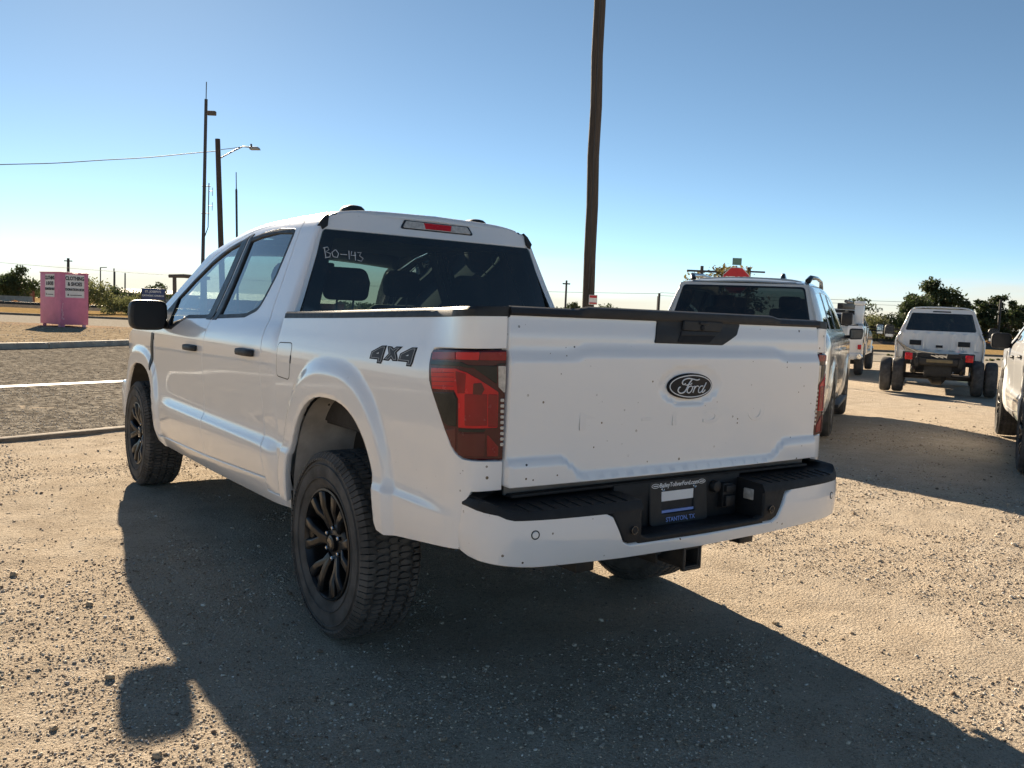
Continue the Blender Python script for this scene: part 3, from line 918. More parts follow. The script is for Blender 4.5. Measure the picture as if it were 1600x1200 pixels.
    for xx in (-.40, .42):
        r = []
        for t, wd, ln in ((0, .062, .085), (.020, .058, .080), (.034, .044, .064), (.040, .026, .040)):
            r.append([(xx+wd*math.copysign(abs(math.cos(a))**.7, math.cos(a)), 1.10+ln*math.copysign(abs(math.sin(a))**.7, math.sin(a)), 1.978+t) for a in np.linspace(0, 2*PI, 20, endpoint=False)])
        MB().loft(r).build('roof_light', M['black_plastic'], roof, smooth=50)
    # ---- back of the cab
    xs = np.linspace(-.655, .655, 23)
    zt = np.interp(np.abs(xs), [0, .3, .45, .56, .62, .655], [1.978, 1.972, 1.964, 1.951, 1.935, 1.914])
    hd = [(x, z) for x, z in zip(xs, zt)][::-1]+[(-.672, 1.852), (.672, 1.852)]
    panel('rear_header', hd, S_back, W_, root, step=.035, flip=1, flange=.04, lip=.008)
    gl = rnd([(-.672, 1.850, .03), (.672, 1.850, .03), (.822, 1.375, .02), (-.822, 1.375, .02)], .02)
    panel('rear_window', gl, S_back, M['glass_dark'], root, step=.08, flip=1, lift=.0, flange=.005, lip=.001)
    gin = rnd([(-.615, 1.812, .03), (.615, 1.812, .03), (.728, 1.395, .03), (-.728, 1.395, .03)], .03)
    panel('window_frit', gl, S_back, M['black_gloss'], root, holes=[gin], step=.06, flip=1, lift=-.006, flange=.005)
    for s in (-1, 1):
        panel('corner_cap', [(s*.634, 1.938), (s*.664, 1.916), (s*.694, 1.874), (s*.676, 1.846), (s*.648, 1.866)], S_back, K, root, step=.03, flip=1, lift=.014, flange=.04, lip=.004)
    wall = [(-.86, .48), (.86, .48), (.855, 1.38), (-.855, 1.38)]
    panel('rear_wall', wall, S_back, M['white_paint'], root, step=.12, flip=1, flange=.02)
    # high-mounted stop lamp
    ch = panel('stop_lamp', rnd([(-.212, 1.896), (.242, 1.896), (.215, 1.936), (-.185, 1.936)], .010), S_back, M['lens_clear'], root, step=.03, flip=1, lift=.010, flange=.016, lip=.004)
    panel('red_lens', [(-.068, 1.8995), (.098, 1.8995), (.106, 1.9325), (-.076, 1.9325)], S_back, M['lens_red'], ch, step=.03, flip=1, lift=.013, flange=.006)
    panel('lamp_frame', rnd([(-.226, 1.891), (.256, 1.891), (.226, 1.941), (-.196, 1.941)], .01), S_back, M['black_gloss'], ch, step=.03, flip=1, lift=.006, flange=.008)
    # stock number written on the glass
    strokes = [[(-.672, 1.752), (-.668, 1.700)], [(-.680, 1.748), (-.655, 1.756), (-.648, 1.742), (-.666, 1.730), (-.642, 1.722), (-.646, 1.704), (-.672, 1.698)],
               [(-.618, 1.742), (-.634, 1.728), (-.628, 1.706), (-.606, 1.704), (-.598, 1.724), (-.612, 1.744), (-.620, 1.741)], [(-.588, 1.722), (-.552, 1.722)],
               [(-.540, 1.744), (-.541, 1.698)], [(-.524, 1.742), (-.530, 1.720), (-.502, 1.722)], [(-.506, 1.740), (-.506, 1.694)],
               [(-.492, 1.738), (-.470, 1.740), (-.482, 1.722), (-.462, 1.708), (-.474, 1.692), (-.494, 1.697)]]
    mb = MB()
    for st in strokes:
        p = []
        for x, z in st:
            q = S_back(np.array([x]), np.array([z])); p.append((q[0][0], q[1][0]-.0025, z))
        mb.tube(p, .0019, 5)
    mb.build('chalk_mark', M['chalk_white'], root, smooth=60)
    # ---- front fender
    fa = arch_pts(FA, .42, .56)
    ff = [(3.288, 1.258), (3.238, 1.05), (3.233, .66), (3.178, .53), (3.118, .462), (3.10, .41)]+[(a, b) for a, b in fa[::-1] if b > .36][0:]
    ff = [(3.288, 1.258), (3.238, 1.05), (3.233, .66), (3.178, .53), (3.118, .462), (3.10, .40), (3.16, .42)]+fa[::-1][1:-1]+[(4.205, .60), (4.34, .66), (4.40, .80), (4.34, .95), (4.30, 1.05), (4.28, 1.13), (4.0, 1.215), (3.6, 1.250), (3.44, 1.258)]
    fen = panel('front_fender', ff, S_cab, W_, root, step=.02, gap=.002, flip=-1, flange=.03)
    panel('fender_vent', rnd([(3.262, 1.205, .008), (3.330, 1.212, .012), (3.350, 1.10), (3.330, .935, .01), (3.306, .925, .008), (3.285, 1.02)], .01), S_cab, M['black_satin'], fen, step=.02, flip=-1, lift=.005, flange=.012)
    mirror_obj(fen)
    # ---- hood, cowl, windshield
    ho = [(-.900, 3.44), (-.70, 3.52), (0, 3.575), (.70, 3.52), (.900, 3.44), (.890, 3.9), (.845, 4.28), (.70, 4.40), (.35, 4.455), (0, 4.465), (-.35, 4.455), (-.70, 4.40), (-.845, 4.28), (-.890, 3.9)]
    panel('hood', ho, S_hood, W_, root, step=.06, flip=1, flange=.03, lip=.006)
    panel('cowl', [(-.90, 3.28), (.90, 3.28), (.90, 3.44), (.70, 3.515), (0, 3.57), (-.70, 3.515), (-.90, 3.44)], lambda u, v: (u, v, 1.240+.03*(1-(u/.9)**2)), M['black_plastic'], root, step=.1, flip=1, flange=.02)
    panel('windshield', [(-1, 0), (1, 0), (1, 1), (-1, 1)], S_shield, M['glass_shield'], root, step=.09, flip=1, flange=.005, lip=.001)
    panel('shade_band', [(-1, .80), (1, .80), (1, 1), (-1, 1)], S_shield, M['black_satin'], root, step=.09, flip=1, lift=-.008, flange=.003, lip=.001)
    for x0, x1 in ((-.62, -.05), (.05, .62)):
        MB().tube([(x0, 3.50, 1.285), ((x0+x1)/2, 3.53, 1.30), (x1, 3.50, 1.33)], .010, 6).build('wiper', K, root)
    # ---- nose
    gb = MB(); gb.loft([[(-.80, 4.43, 1.115), (.80, 4.43, 1.115), (.83, 4.46, .95), (.82, 4.47, .78), (-.82, 4.47, .78), (-.83, 4.46, .95)], [(-.80, 4.30, 1.115), (.80, 4.30, 1.115), (.83, 4.30, .95), (.82, 4.30, .78), (-.82, 4.30, .78), (-.83, 4.30, .95)]])
    gr = gb.build('grille', M['black_gloss'], root, bevel=.02)
    for k in range(4):
        MB().box((0, 4.472, .83+.075*k), (1.20, .02, .032)).build('grille_bar', K, gr, bevel=.006)
    for s in (-1, 1):
        hl = MB(); hl.loft([[(s*.60, 4.47, 1.09), (s*.86, 4.36, 1.10), (s*.905, 4.28, 1.09), (s*.90, 4.33, .84), (s*.84, 4.42, .82), (s*.62, 4.485, .86)], [(s*.60, 4.25, 1.09), (s*.86, 4.2, 1.10), (s*.89, 4.15, 1.09), (s*.88, 4.15, .84), (s*.84, 4.2, .82), (s*.62, 4.25, .86)]])
        hl.build('headlight', M['lens_clear'], root, bevel=.015)
    fb = MB(); sec = []
    for x in np.linspace(-.97, .97, 17):
        y = 4.60-.22*(abs(x)/.97)**3.5
        sec.append([(x, y-.20, .78), (x, y-.015, .775), (x, y, .68), (x, y-.03, .50), (x, y-.18, .45)])
    fb.loft(sec); fb.build('front_bumper', W_, root, bevel=.015, smooth=50)
    MB().box((0, 4.50, .42), (1.5, .12, .10)).build('air_dam', K, root, bevel=.02)
    # ---- bed sides with tail-lamp pocket
    ra = arch_pts(RA, .50, .585)
    tl = [(-1.195, 0.943), (-1.0918, 0.9457), (-1.0486, 0.9476), (-1.0122, 0.9645), (-0.9846, 0.9906), (-0.9582, 1.0292), (-0.9166, 1.0848), (-0.865, 1.1529), (-0.8353, 1.1955), (-0.8216, 1.2523), (-0.8202, 1.2915), (-0.8309, 1.3053), (-0.8609, 1.3082999999999998), (-1.195, 1.3186)]
    bs = [(.690, 1.380), (.688, 1.05), (.660, .77), (.575, .56), (.545, .505)]+ra+[(-.56, .578), (-1.06, .640), (-1.065, .80), (-1.085, .838), (-1.195, .842)]+tl+[(-1.195, 1.430), (-.6, 1.414), (.1, 1.394)]
    bed = panel('bed_side', bs, S_bed, W_, root, step=.015, gap=.002, flip=-1, flange=.035)
    fdr = rnd([(.487, 1.262), (.672, 1.256), (.664, 1.095), (.500, 1.088)], .028)
    fu = panel('fuel_door', fdr, S_bed, W_, bed, step=.03, gap=.0, flip=-1, lift=.0012, flange=.004, lip=.0015)
    panel('door_gap', [tuple(q) for q in offset(resample(fdr if area2(fdr) > 0 else fdr[::-1], .02), .004)[0]], S_bed, M['decal_black'], fu, step=.03, flip=-1, lift=.0004, flange=.001, lip=.0005)
    panel('pull_notch', rnd([(.494, 1.205), (.482, 1.205), (.482, 1.165), (.494, 1.165)], .005), S_bed, M['decal_black'], fu, step=.02, flip=-1, lift=.0018, flange=.001, lip=.0004)
    mirror_obj(bed)
    # side-marker reflection-free decal "4x4" (left and right)
    def decal(polys, mat, lift, nm, par_):
        mbv = None
        for pz in polys:
            panel(nm, pz, S_bed, M[mat], par_, step=.02, flip=-1, lift=lift, flange=.0008, lip=.0003)
    zz = lambda pts, x0=560, y0=530, sc=13.333: [(-.348-(x0+a/sc-577.6)*.00479, 1.2885-(y0+b/sc-541)*.00242+.000243*(x0+a/sc-577.6)) for a, b in pts]
    # measured on the decal: outline of each character
    four = [(235, 415), (250, 255), (470, 130), (580, 130), (560, 320), (555, 430), (530, 520), (425, 510), (430, 430)]
    ex = [(600, 140), (700, 150), (750, 190), (800, 150), (935, 155), (830, 280), (880, 390), (890, 455), (780, 455), (735, 400), (690, 455), (560, 440), (660, 300)]
    dk = empty('four_by_four_decal'); dk.parent = root
    def four_at(dx, dy): return [(a+dx, b+dy) for a, b in four]
    for ch_ in (four, ex, four_at(665, 40)):
        panel('letter', zz(ch_), S_bed, M['decal_black'], dk, step=.02, flip=-1, lift=.0015, flange=.0012, lip=.0003)
    def inset(poly, k):
        pz = poly if area2(poly) > 0 else poly[::-1]
        return [tuple(q) for q in offset(pz, -k)[0]]
    for ch_ in (four, ex, four_at(665, 40)):
        a = inset(ch_, 26); b = inset(ch_, 40)
        panel('letter_edge', zz(a), S_bed, M['decal_silver'], dk, holes=[zz(b)], step=.02, flip=-1, lift=.0022, flange=.0006, lip=.0002)
        panel('letter_fill', zz(b), S_bed, M['decal_grey'], dk, step=.02, flip=-1, lift=.0022, flange=.0006, lip=.0002)
    for dx, dy in ((0, 0), (665, 40)):
        panel('letter_eye', zz([(385+dx, 305+dy), (440+dx, 280+dy), (438+dx, 305+dy)]), S_bed, W_, dk, step=.02, flip=-1, lift=.0032, flange=.0006, lip=.0002)
    # ---- rail caps
    for s in (-1, 1):
        secs = []
        us = list(np.linspace(.690, -.75, 20))+list(np.linspace(-.80, -1.195, 30))
        for u in us:
            a = [float(q[0]) for q in S_bed(np.array([u]), np.array([1.412]))]
            b = [float(q[0]) for q in S_bed(np.array([u]), np.array([1.440]))]
            wx = .085; zo = float(np.interp(u, [-1.195, -.6, .1, .69], [.016, .0, -.020, -.034]))
            secs.append([(s*(-a[0]+.003), a[1], 1.412+zo), (s*(-b[0]+.004), b[1], 1.434+zo), (s*(-b[0]-.006), b[1], 1.444+zo), (s*(-b[0]-wx), b[1]+.03, 1.444+zo), (s*(-b[0]-wx-.006), b[1]+.03, 1.395+zo)])
        MB().loft(secs).build('rail_cap', K, root, smooth=40)
    # ---- bed tub
    tub = MB()
    tub.box((0, -.16, .895), (1.66, 1.70, .02))
    tub.box((0, .675, 1.12), (1.68, .03, .46))
    for s in (-1, 1):
        tub.box((s*.835, -.16, 1.14), (.02, 1.70, .48)); tub.box((s*.70, 0.0, 1.02), (.27, .92, .25))
    tub.build('bed_tub', M['bed_inner'], root, bevel=.008)
    # ---- wheel-house liners
    for (A, nm, x1, mt) in ((RA, 'wheel_liner', .66, 'liner_grey'), (FA, 'wheel_liner', .60, 'steel_dark')):
        ap = arch_pts(A, .50, .60, grow=.008)
        for s in (-1, 1):
            mb = MB(); rings = [[(s*.955, y, z) for y, z in ap], [(s*.93, y, z+.012) for y, z in ap], [(s*x1, y, z+.015) for y, z in ap]]
            mb.loft(rings, cap=False, closed=False); mb.build(nm, M[mt], root, smooth=60)
            mb = MB(); mb.add([(s*x1, y, z+.015) for y, z in ap], [tuple(range(len(ap)))]); mb.build('inner_wheel_wall', M['steel_dark'], root)
    # ribs and bolts on the visible liner
    for s in (-1, 1):
        for yb, zb in ((.40, .92), (.30, .99), (.44, .72)):
            MB().lathe([(-.006, 0), (-.006, .009), (.0, .011)], 10, c=(s*.86, yb, zb)).build('liner_bolt', M['steel_dark'], root)
    # ---- tail lamps
    base = [(u+(-.004 if u > -1.1 else .003 if u < -1.19 else 0), v+(.004 if v < 1.0 else -.004)) for u, v in tl]
    lamp = panel('tail_lamp', base, S_bed, M['lens_maroon'], root, step=.015, flip=-1, lift=.006, flange=.03, lip=.005)
    L_ = lambda nm, pts, mt, lift=.0085, par_=lamp: panel(nm, rnd(pts, .004, 3), S_bed, M[mt], par_, step=.014, flip=-1, lift=lift, flange=.003, lip=.0012)
    L_('upper_lens', [(-0.8418, 1.2927), (-0.9999, 1.3014), (-1.004, 1.2768), (-0.8441, 1.2669)], 'lens_red_deep')
    L_('upper_lens', [(-1.0034, 1.3016), (-1.0986, 1.3064), (-1.0956, 1.2804), (-1.0074, 1.2771)], 'lens_red')
    L_('upper_lens', [(-1.1007, 1.3064), (-1.1900000000000002, 1.3105), (-1.1900000000000002, 1.2812), (-1.0977, 1.2805)], 'lens_red_deep')
    L_('lens_divider', [(-0.8377, 1.2616), (-1.0328, 1.2708), (-1.0636, 1.2622), (-1.1528, 1.2638), (-1.1611, 1.2702), (-1.1900000000000002, 1.2722), (-1.1900000000000002, 1.2668), (-1.1613, 1.2631), (-1.0642, 1.2525), (-1.0288, 1.2561), (-0.8431, 1.2475)], 'lens_smoke')
    red = L_('main_lens', [(-0.8506, 1.2378), (-1.0115, 1.2467), (-1.0606, 1.2368), (-1.0984, 1.2174), (-1.1649, 1.1753), (-1.1661, 1.1027), (-1.1663, 1.0574), (-1.0337, 1.0525), (-1.0296, 1.1485), (-1.0085, 1.1749), (-0.8721, 1.1675)], 'lens_red')
    for k in range(4):
        q = k/3; L_('lens_rib', [(a+(c-a)*q, b+(d-b)*q) for (a, b), (c, d) in zip([(-0.8585, 1.224), (-1.0032, 1.2336), (-1.0035, 1.2312), (-0.859, 1.2216)], [(-0.8668, 1.178), (-1.0075, 1.189), (-1.0076, 1.1867), (-0.8671, 1.1756)])], 'lens_red_deep', .0100, red)
    L_('inner_lens', [(-1.0124, 1.2393), (-1.057, 1.2327), (-1.0556, 1.1683), (-1.0271, 1.1659)], 'lens_red_deep', .0100, red)
    L_('inner_lens', [(-1.0557, 1.1664), (-1.1253, 1.1694), (-1.1291, 1.0639), (-1.06, 1.0611)], 'lens_red_deep', .0099, red)
    L_('inner_lens', [(-1.1292, 1.1694), (-1.1618, 1.1675), (-1.1653, 1.0594), (-1.1321, 1.06)], 'lens_red_deep', .0100, red)
    L_('bulb_glint', [(-1.0825, 1.2032), (-1.1067, 1.206), (-1.1171, 1.1849), (-1.1082, 1.1652), (-1.0819, 1.1662)], 'lens_amber', .0102, red)
    L_('reverse_lens', [(-1.0721, 1.26), (-1.1571, 1.2623), (-1.1596, 1.2007)], 'lens_smoke')
    L_('clear_strip', [(-1.1614, 1.2624), (-1.1900000000000002, 1.2626), (-1.1900000000000002, 1.1771), (-1.1866, 1.1732), (-1.1651, 1.1929)], 'lens_clear')
    L_('side_lens', [(-0.8769, 1.1561), (-1.0091, 1.1671), (-1.0224, 1.1478), (-1.0239, 1.0534), (-0.9821, 1.0523), (-0.9531, 1.0588)], 'lens_smoke')
    L_('side_lens', [(-0.9689, 1.0366), (-1.023, 1.0473), (-1.0249, 0.9703), (-1.0029, 0.9851)], 'lens_amber')
    L_('lower_lens', [(-1.0313, 1.0337), (-1.1242, 1.0384), (-1.125, 0.961), (-1.0355, 0.9598)], 'lens_amber')
    L_('lower_lens', [(-1.0338, 1.0486), (-1.1276, 1.0522), (-1.1202, 1.0424), (-1.0352, 1.0389)], 'lens_smoke')
    L_('lower_lens', [(-1.1302, 1.0364), (-1.1724, 0.9921), (-1.1719, 0.9604), (-1.133, 0.9616)], 'lens_red_deep')
    for k in range(9):
        q = k/8; L_('led_cell', [(a+(c-a)*q, b+(d-b)*q) for (a, b), (c, d) in zip([(-1.1744, 1.1537), (-1.1883, 1.1535), (-1.1879, 1.1425), (-1.174, 1.1427)], [(-1.1788, 1.0053), (-1.1927, 1.0049), (-1.1923, 0.9938), (-1.1784, 0.9942)])], 'lens_clear')
    mirror_obj(lamp)
    # ---- tailgate
    tg = panel('tailgate', rnd([(-.838, .852, .012), (.838, .852, .012), (.838, 1.434, .012), (-.838, 1.434, .012)], .012), S_tg, W_, root, step=.018, flip=1, flange=.05, lip=.004)
    MB().box((0, -1.062, 1.135), (1.64, .05, .54)).build('tailgate_inner', M['bed_inner'], tg, bevel=.01)
    secs = []
    for x in np.linspace(-.838, .838, 61):
        y = float(S_tg(np.array([x]), np.array([1.41]))[1][0]); up = .010*float(sstep(.56, .50, abs(x)))
        secs.append([(x, y+.020, 1.430), (x, y-.006, 1.432), (x, y-.010, 1.440), (x, y-.005, 1.456+up), (x, y+.010, 1.463+up), (x, y+.060, 1.458+up*.5), (x, y+.062, 1.420)])
    MB().loft(secs).build('gate_cap', K, tg, smooth=40)
    bz = rnd([(-.181, 1.436, .002), (-.175, 1.428), (-.192, 1.349, .006), (.184, 1.345, .03), (.273, 1.387, .03), (.293, 1.426, .01), (.289, 1.436, .002)], .01)
    b_ = panel('handle_bezel', bz, S_tg, K, tg, step=.016, flip=1, lift=.006, flange=.012, lip=.003)
    panel('gate_handle', rnd([(-.044, 1.437), (.177, 1.436), (.164, 1.399), (-.050, 1.400)], .006), lambda u, v: (u, 0*np.asarray(u)-1.1445, v), M['black_plastic'], b_, step=.02, flip=1, lift=.0, flange=.01, lip=.003)
    panel('handle_pocket', rnd([(-.054, 1.396), (.162, 1.398), (.101, 1.354), (-.076, 1.353)], .004), S_tg, M['decal_black'], b_, step=.02, flip=1, lift=.0085, flange=.004, lip=.001)
    panel('pull_lip', rnd([(-.054, 1.396), (.162, 1.397), (.140, 1.380), (-.060, 1.379)], .004), S_tg, K, b_, step=.02, flip=1, lift=.0115, flange=.006, lip=.002)
    yb = -1.1465
    MB().lathe([(yb-.003, 0), (yb-.003, .008), (yb, .011), (yb+.01, .012)], 18, 'y', c=(.055, 0, 1.412)).build('camera_lens', M['decal_black'], b_)
    MB().box((.062, yb, 1.429), (.05, .008, .010)).build('camera_hood', M['bed_inner'], b_, bevel=.002)
    # oval badge
    be = empty('badge'); be.parent = tg
    ell = lambda a, b, n=56: [(a*math.cos(2*PI*k/n), 1.186+b*math.sin(2*PI*k/n)) for k in range(n)]
    S_b = lambda u, v: (np.asarray(u, float), -1.1335+.0*np.asarray(u), np.asarray(v, float))
    yB = -1.157
    S_b = lambda u, v: (np.asarray(u, float), yB+.022*(np.asarray(u)/.12)**2*.25, np.asarray(v, float))
    panel('badge_plate', ell(.1235, .0495), S_b, M['badge_navy'], be, step=.02, flip=1, flange=.012, lip=.003)
    panel('badge_ring', ell(.1165, .0435), S_b, M['print_white'], be, holes=[ell(.1125, .0398)], step=.02, flip=1, lift=.0012, flange=.001, lip=.0003)
    fz = lambda pts: [((a-780)/16.0*.00188*2.02/1.0*1.06, 1.186-(b-400)*.000170) for a, b in pts]
    script = [[(940, 245), (880, 262), (800, 240), (700, 222), (620, 240), (572, 290), (575, 345), (610, 360), (635, 335)],
              [(770, 250), (715, 330), (655, 470), (600, 540), (530, 550), (488, 500), (500, 440), (530, 410)], [(640, 375), (700, 362), (760, 350), (770, 320)],
              [(770, 395), (715, 410), (680, 480), (690, 540), (735, 545), (780, 480), (790, 420), (765, 395)], [(790, 420), (830, 400), (845, 410)],
              [(850, 395), (830, 460), (805, 550)], [(830, 460), (870, 410), (905, 395), (925, 415)],
              [(1030, 400), (975, 405), (935, 460), (930, 530), (965, 550), (1010, 510), (1050, 430)], [(1105, 325), (1060, 420), (1020, 510), (1025, 545), (1060, 525), (1085, 490)], [(660, 530), (690, 520)]]
    mb = MB()
    wd = [.0042, .0046, .003, .0036, .0026, .0040, .0034, .0036, .0038, .0024]
    for st, r in zip(script, wd):
        p = fz(st); q = []
        # smooth the stroke
        for i in range(len(p)-1):
            p0 = p[max(i-1, 0)]; p1 = p[i]; p2 = p[i+1]; p3 = p[min(i+2, len(p)-1)]
            for t in np.linspace(0, 1, 6, endpoint=False):
                q.append(tuple(.5*((2*p1[k])+(-p0[k]+p2[k])*t+(2*p0[k]-5*p1[k]+4*p2[k]-p3[k])*t*t+(-p0[k]+3*p1[k]-3*p2[k]+p3[k])*t**3) for k in (0, 1)))
        q.append(p[-1])
        mb.tube([(a, float(S_b(np.array([a]), np.array([b]))[1][0])-.0005, b) for a, b in q], r*.62, 8)
    mb.build('badge_script', M['print_white'], be, smooth=60)
    # faint lettering pressed into the skin
    for ch_, x0, wdt in (('F', -.50, 1.55), ('-', -.22, 1.2), ('1', -.075, 1.2), ('5', .135, 1.5), ('0', .41, 1.5)):
        text_mesh('pressed_letter', ch_, .128, W_, tg, ext=.0009, loc=(x0, -1.1452+.018*(x0/.84)**2, 1.075), rot=(R(90-1.7), 0, 0), sx=wdt*1.25, bold=.0006)
    # ---- rear bumper
    BP = [(-1.035, -.975), (-1.04, -1.04), (-1.02, -1.12), (-.965, -1.185), (-.88, -1.222), (-.72, -1.243), (-.40, -1.252), (0, -1.254)]
    BPx = [-.962, -.972, -.965, -.930, -.85, -.70, -.40, 0.0]; BPy = [-1.005, -1.062, -1.129, -1.190, -1.237, -1.263, -1.275, -1.277]
    BS = [0, .055, .121, .190, .283, .435, .735, 1.135]
    def S_bump(u, v):
        """u: distance along the bumper measured from the middle (signed), v: z"""
        u = np.asarray(u, float); v = np.asarray(v, float)
        s = np.clip(1.135-np.abs(u), 0, 1.2)
        x = pchip(BS, BPx, s); y = pchip(BS, BPy, s)
        t = v-.70
        k = .55*np.clip(t, 0, 1)**1.0*.18+np.where(t < 0, 1.5*t*t, 0)     # face leans in above and tucks under below
        nx = np.clip(-x/.97, 0, 1)**6
        y = y+k*(1-nx); x = x+k*nx*.8
        return np.where(u < 0, x, -x), y, v
    face = [(-1.125, .645), (-1.05, .626), (-.80, .602), (-.40, .586), (0, .580), (.40, .586), (.80, .602), (1.05, .626), (1.125, .645),
            (1.13, .80), (1.06, .800), (.93, .786), (.89, .770), (.515, .764), (.475, .745), (.425, .650), (.395, .634), (0, .628), (-.395, .634), (-.425, .650), (-.475, .745), (-.515, .764), (-.89, .770), (-.93, .786), (-1.06, .800), (-1.13, .80)]
    bmp_ = panel('rear_bumper', rnd(face, .018), S_bump, W_, root, step=.026, flip=1, flange=.045, lip=.006)
    # black centre fascia
    cf = [(-.513, .769), (-.475, .752), (-.42, .652), (-.395, .639), (0, .633), (.395, .639), (.42, .652), (.475, .752), (.513, .769), (.34, .772), (.335, .662), (.30, .650), (-.30, .650), (-.335, .662), (-.34, .772)]
    panel('bumper_fascia', cf, S_bump, M['pad_plastic'], bmp_, step=.03, flip=1, lift=-.006, flange=.03, lip=.006)
    # step pads left and right of the plate pocket, and the ledge behind
    for s in (-1, 1):
        secs = []
        for u in np.linspace(.335, 1.12, 30):
            q = [float(a[0]) for a in S_bump(np.array([s*u]), np.array([.785]))]
            zf = float(np.interp(u, [.335, .52, .89, .93, 1.06, 1.12], [.763, .763, .769, .785, .799, .800]))
            yb_ = -.985 if u < 1.0 else -.985
            zt2 = float(np.interp(u, [.335, .89, .95, 1.12], [.792, .794, .818, .822]))
            dx = -s*.012*(1 if u > 1.0 else 0)
            secs.append([(q[0], q[1]-.002, zf-.004), (q[0], q[1]-.001, zf+.004), (q[0]+dx, q[1]+.012, zt2), (q[0]+dx*8, max(q[1]+.12, -1.140) if u < 1.0 else q[1]+.05, zt2+.008), (q[0]+dx*8, -.985 if u < 1.0 else -.975, zt2+.010), (q[0]+dx*8, -.985 if u < 1.0 else -.975, .70)])
        pad = MB().loft(secs).build('step_pad', M['pad_plastic'], bmp_, smooth=40)
        for k in range(9):
            xk = s*(.40+.052*k)
            MB().bar((xk, -1.252+.02*(k/9)**2, .7935), (xk, -1.155, .8015), .006, .006).build('grip_rib', M['pad_plastic'], pad)
    # plate pocket
    pk = MB()
    pk.box((0, -1.115, .725), (.70, .02, .19)); pk.box((0, -1.185, .640), (.69, .15, .02)); pk.box((0, -1.07, .818), (1.62, .10, .012))
    for s in (-1, 1): pk.box((s*.342, -1.185, .712), (.016, .15, .14))
    pk.build('plate_pocket', M['pad_plastic'], bmp_, bevel=.004)
    MB().box((0, -1.080, .843), (1.64, .012, .05)).build('gate_sill', M['steel_grey'], bmp_, bevel=.003)
    # dealer plate frame
    fr = empty('plate_frame', (0, -.018, 0)); fr.parent = bmp_
    S_p = lambda u, v: (np.asarray(u, float), -1.118+(np.asarray(v)-.73)*.10, np.asarray(v, float))
    ox = -.012
    panel('frame_plate', rnd([(ox-.158, .648, .015), (ox+.158, .648, .015), (ox+.158, .818, .015), (ox-.158, .818, .015)], .015), S_p, K, fr, holes=[[(ox-.095, .690), (ox+.085, .690), (ox+.085, .778), (ox-.095, .778)]], step=.03, flip=1, flange=.012, lip=.003)
    MB().box((ox-.005, -1.109, .757), (.176, .004, .038)).build('paper_tag', M['print_white'], fr)
    MB().box((ox-.005, -1.1125, .698), (.176, .006, .010)).build('blue_strip', M['print_blue'], fr)
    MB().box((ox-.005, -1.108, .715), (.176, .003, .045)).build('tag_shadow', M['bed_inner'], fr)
    text_mesh('frame_text', 'BaileyToliverFord.com', .0235, M['print_white'], fr, ext=.0004, loc=(ox, -1.1115, .801), rot=(R(84), 0, 0), shear=.2, bold=.0003)
    text_mesh('frame_text', 'STANTON, TX', .0245, M['print_blue'], fr, ext=.0004, loc=(ox, -1.1275, .668), rot=(R(84), 0, 0), bold=.0003)
    for s in (-1, 1):
        el = lambda a, b, n=24: [(ox+s*.128+a*math.cos(2*PI*k/n), .801+b*math.sin(2*PI*k/n)) for k in range(n)]
        panel('frame_logo', el(.021, .0088), S_p, M['print_white'], fr, holes=[el(.0185, .0068)], step=.02, flip=1, lift=.001, flange=.0006, lip=.0002)
        MB().box((ox+s*.128, -1.1125, .801), (.024, .001, .0035)).build('frame_logo', M['print_white'], fr)
        MB().lathe([(-1.1135, .0045), (-1.1145, .0065), (-1.1125, .0085)], 16, 'y', c=(ox+s*.088, 0, .786)).build('frame_bolt', M['chrome'], fr)
    # trailer socket, sensors
    sk = MB(); sk.box((.255, -1.115, .735), (.062, .03, .10)); sk.box((.255, -1.135, .765), (.054, .02, .028)); sk.box((.255, -1.135, .715), (.054, .02, .045)); sk.lathe([(-1.13, 0), (-1.13, .022), (-1.11, .025)], 18, 'y', c=(.190, 0, .775))
    sk.xf(Matrix.Translation((0, -.02, 0))).build('trailer_socket', M['black_plastic'], bmp_, bevel=.004)
    MB().box((.336, -1.19, .742), (.014, .05, .045)).build('plate_lamp', M['lens_clear'], bmp_, bevel=.004)
    for u, z, mt in ((-.800, .716, 'white_paint'), (.822, .702, 'white_paint'), (-.378, .690, 'pad_plastic'), (.378, .690, 'pad_plastic')):
        ci = lambda r, n=26: [(u+r*math.cos(2*PI*k/n), z+r*math.sin(2*PI*k/n)) for k in range(n)]
        se = panel('parking_sensor', ci(.0115), S_bump, M[mt], bmp_, step=.012, flip=1, lift=.003, flange=.006, lip=.002)
        panel('sensor_ring', ci(.0155), S_bump, M['decal_black' if mt == 'white_paint' else 'black_gloss'], se, holes=[ci(.0120)], step=.012, flip=1, lift=.0018, flange=.004, lip=.0008)
    # ---- receiver hitch, frame, axles
    hr = MB()
    for a, b in (((0, -1.12, .5625), (.084, .24, .0095)), ((0, -1.12, .4875), (.084, .24, .0095)), ((-.0375, -1.12, .525), (.0095, .24, .0655)), ((.0375, -1.12, .525), (.0095, .24, .0655))): hr.box(a, b)
    for a, b in (((0, -1.235, .569), (.100, .016, .012)), ((0, -1.235, .481), (.100, .016, .012)), ((-.0455, -1.235, .525), (.010, .016, .090)), ((.0455, -1.235, .525), (.010, .016, .090))): hr.box(a, b)
    hr.box((0, -1.02, .590), (.98, .07, .07)); hr.box((-.10, -1.09, .55), (.012, .12, .12)); hr.box((.10, -1.09, .55), (.012, .12, .12))
    hr.xf(Matrix.Translation((0, .035, 0))).build('hitch_receiver', M['steel_dark'], root, bevel=.002)
    fm = MB()
    for s in (-1, 1): fm.box((s*.45, 1.6, .58), (.09, 5.4, .16))
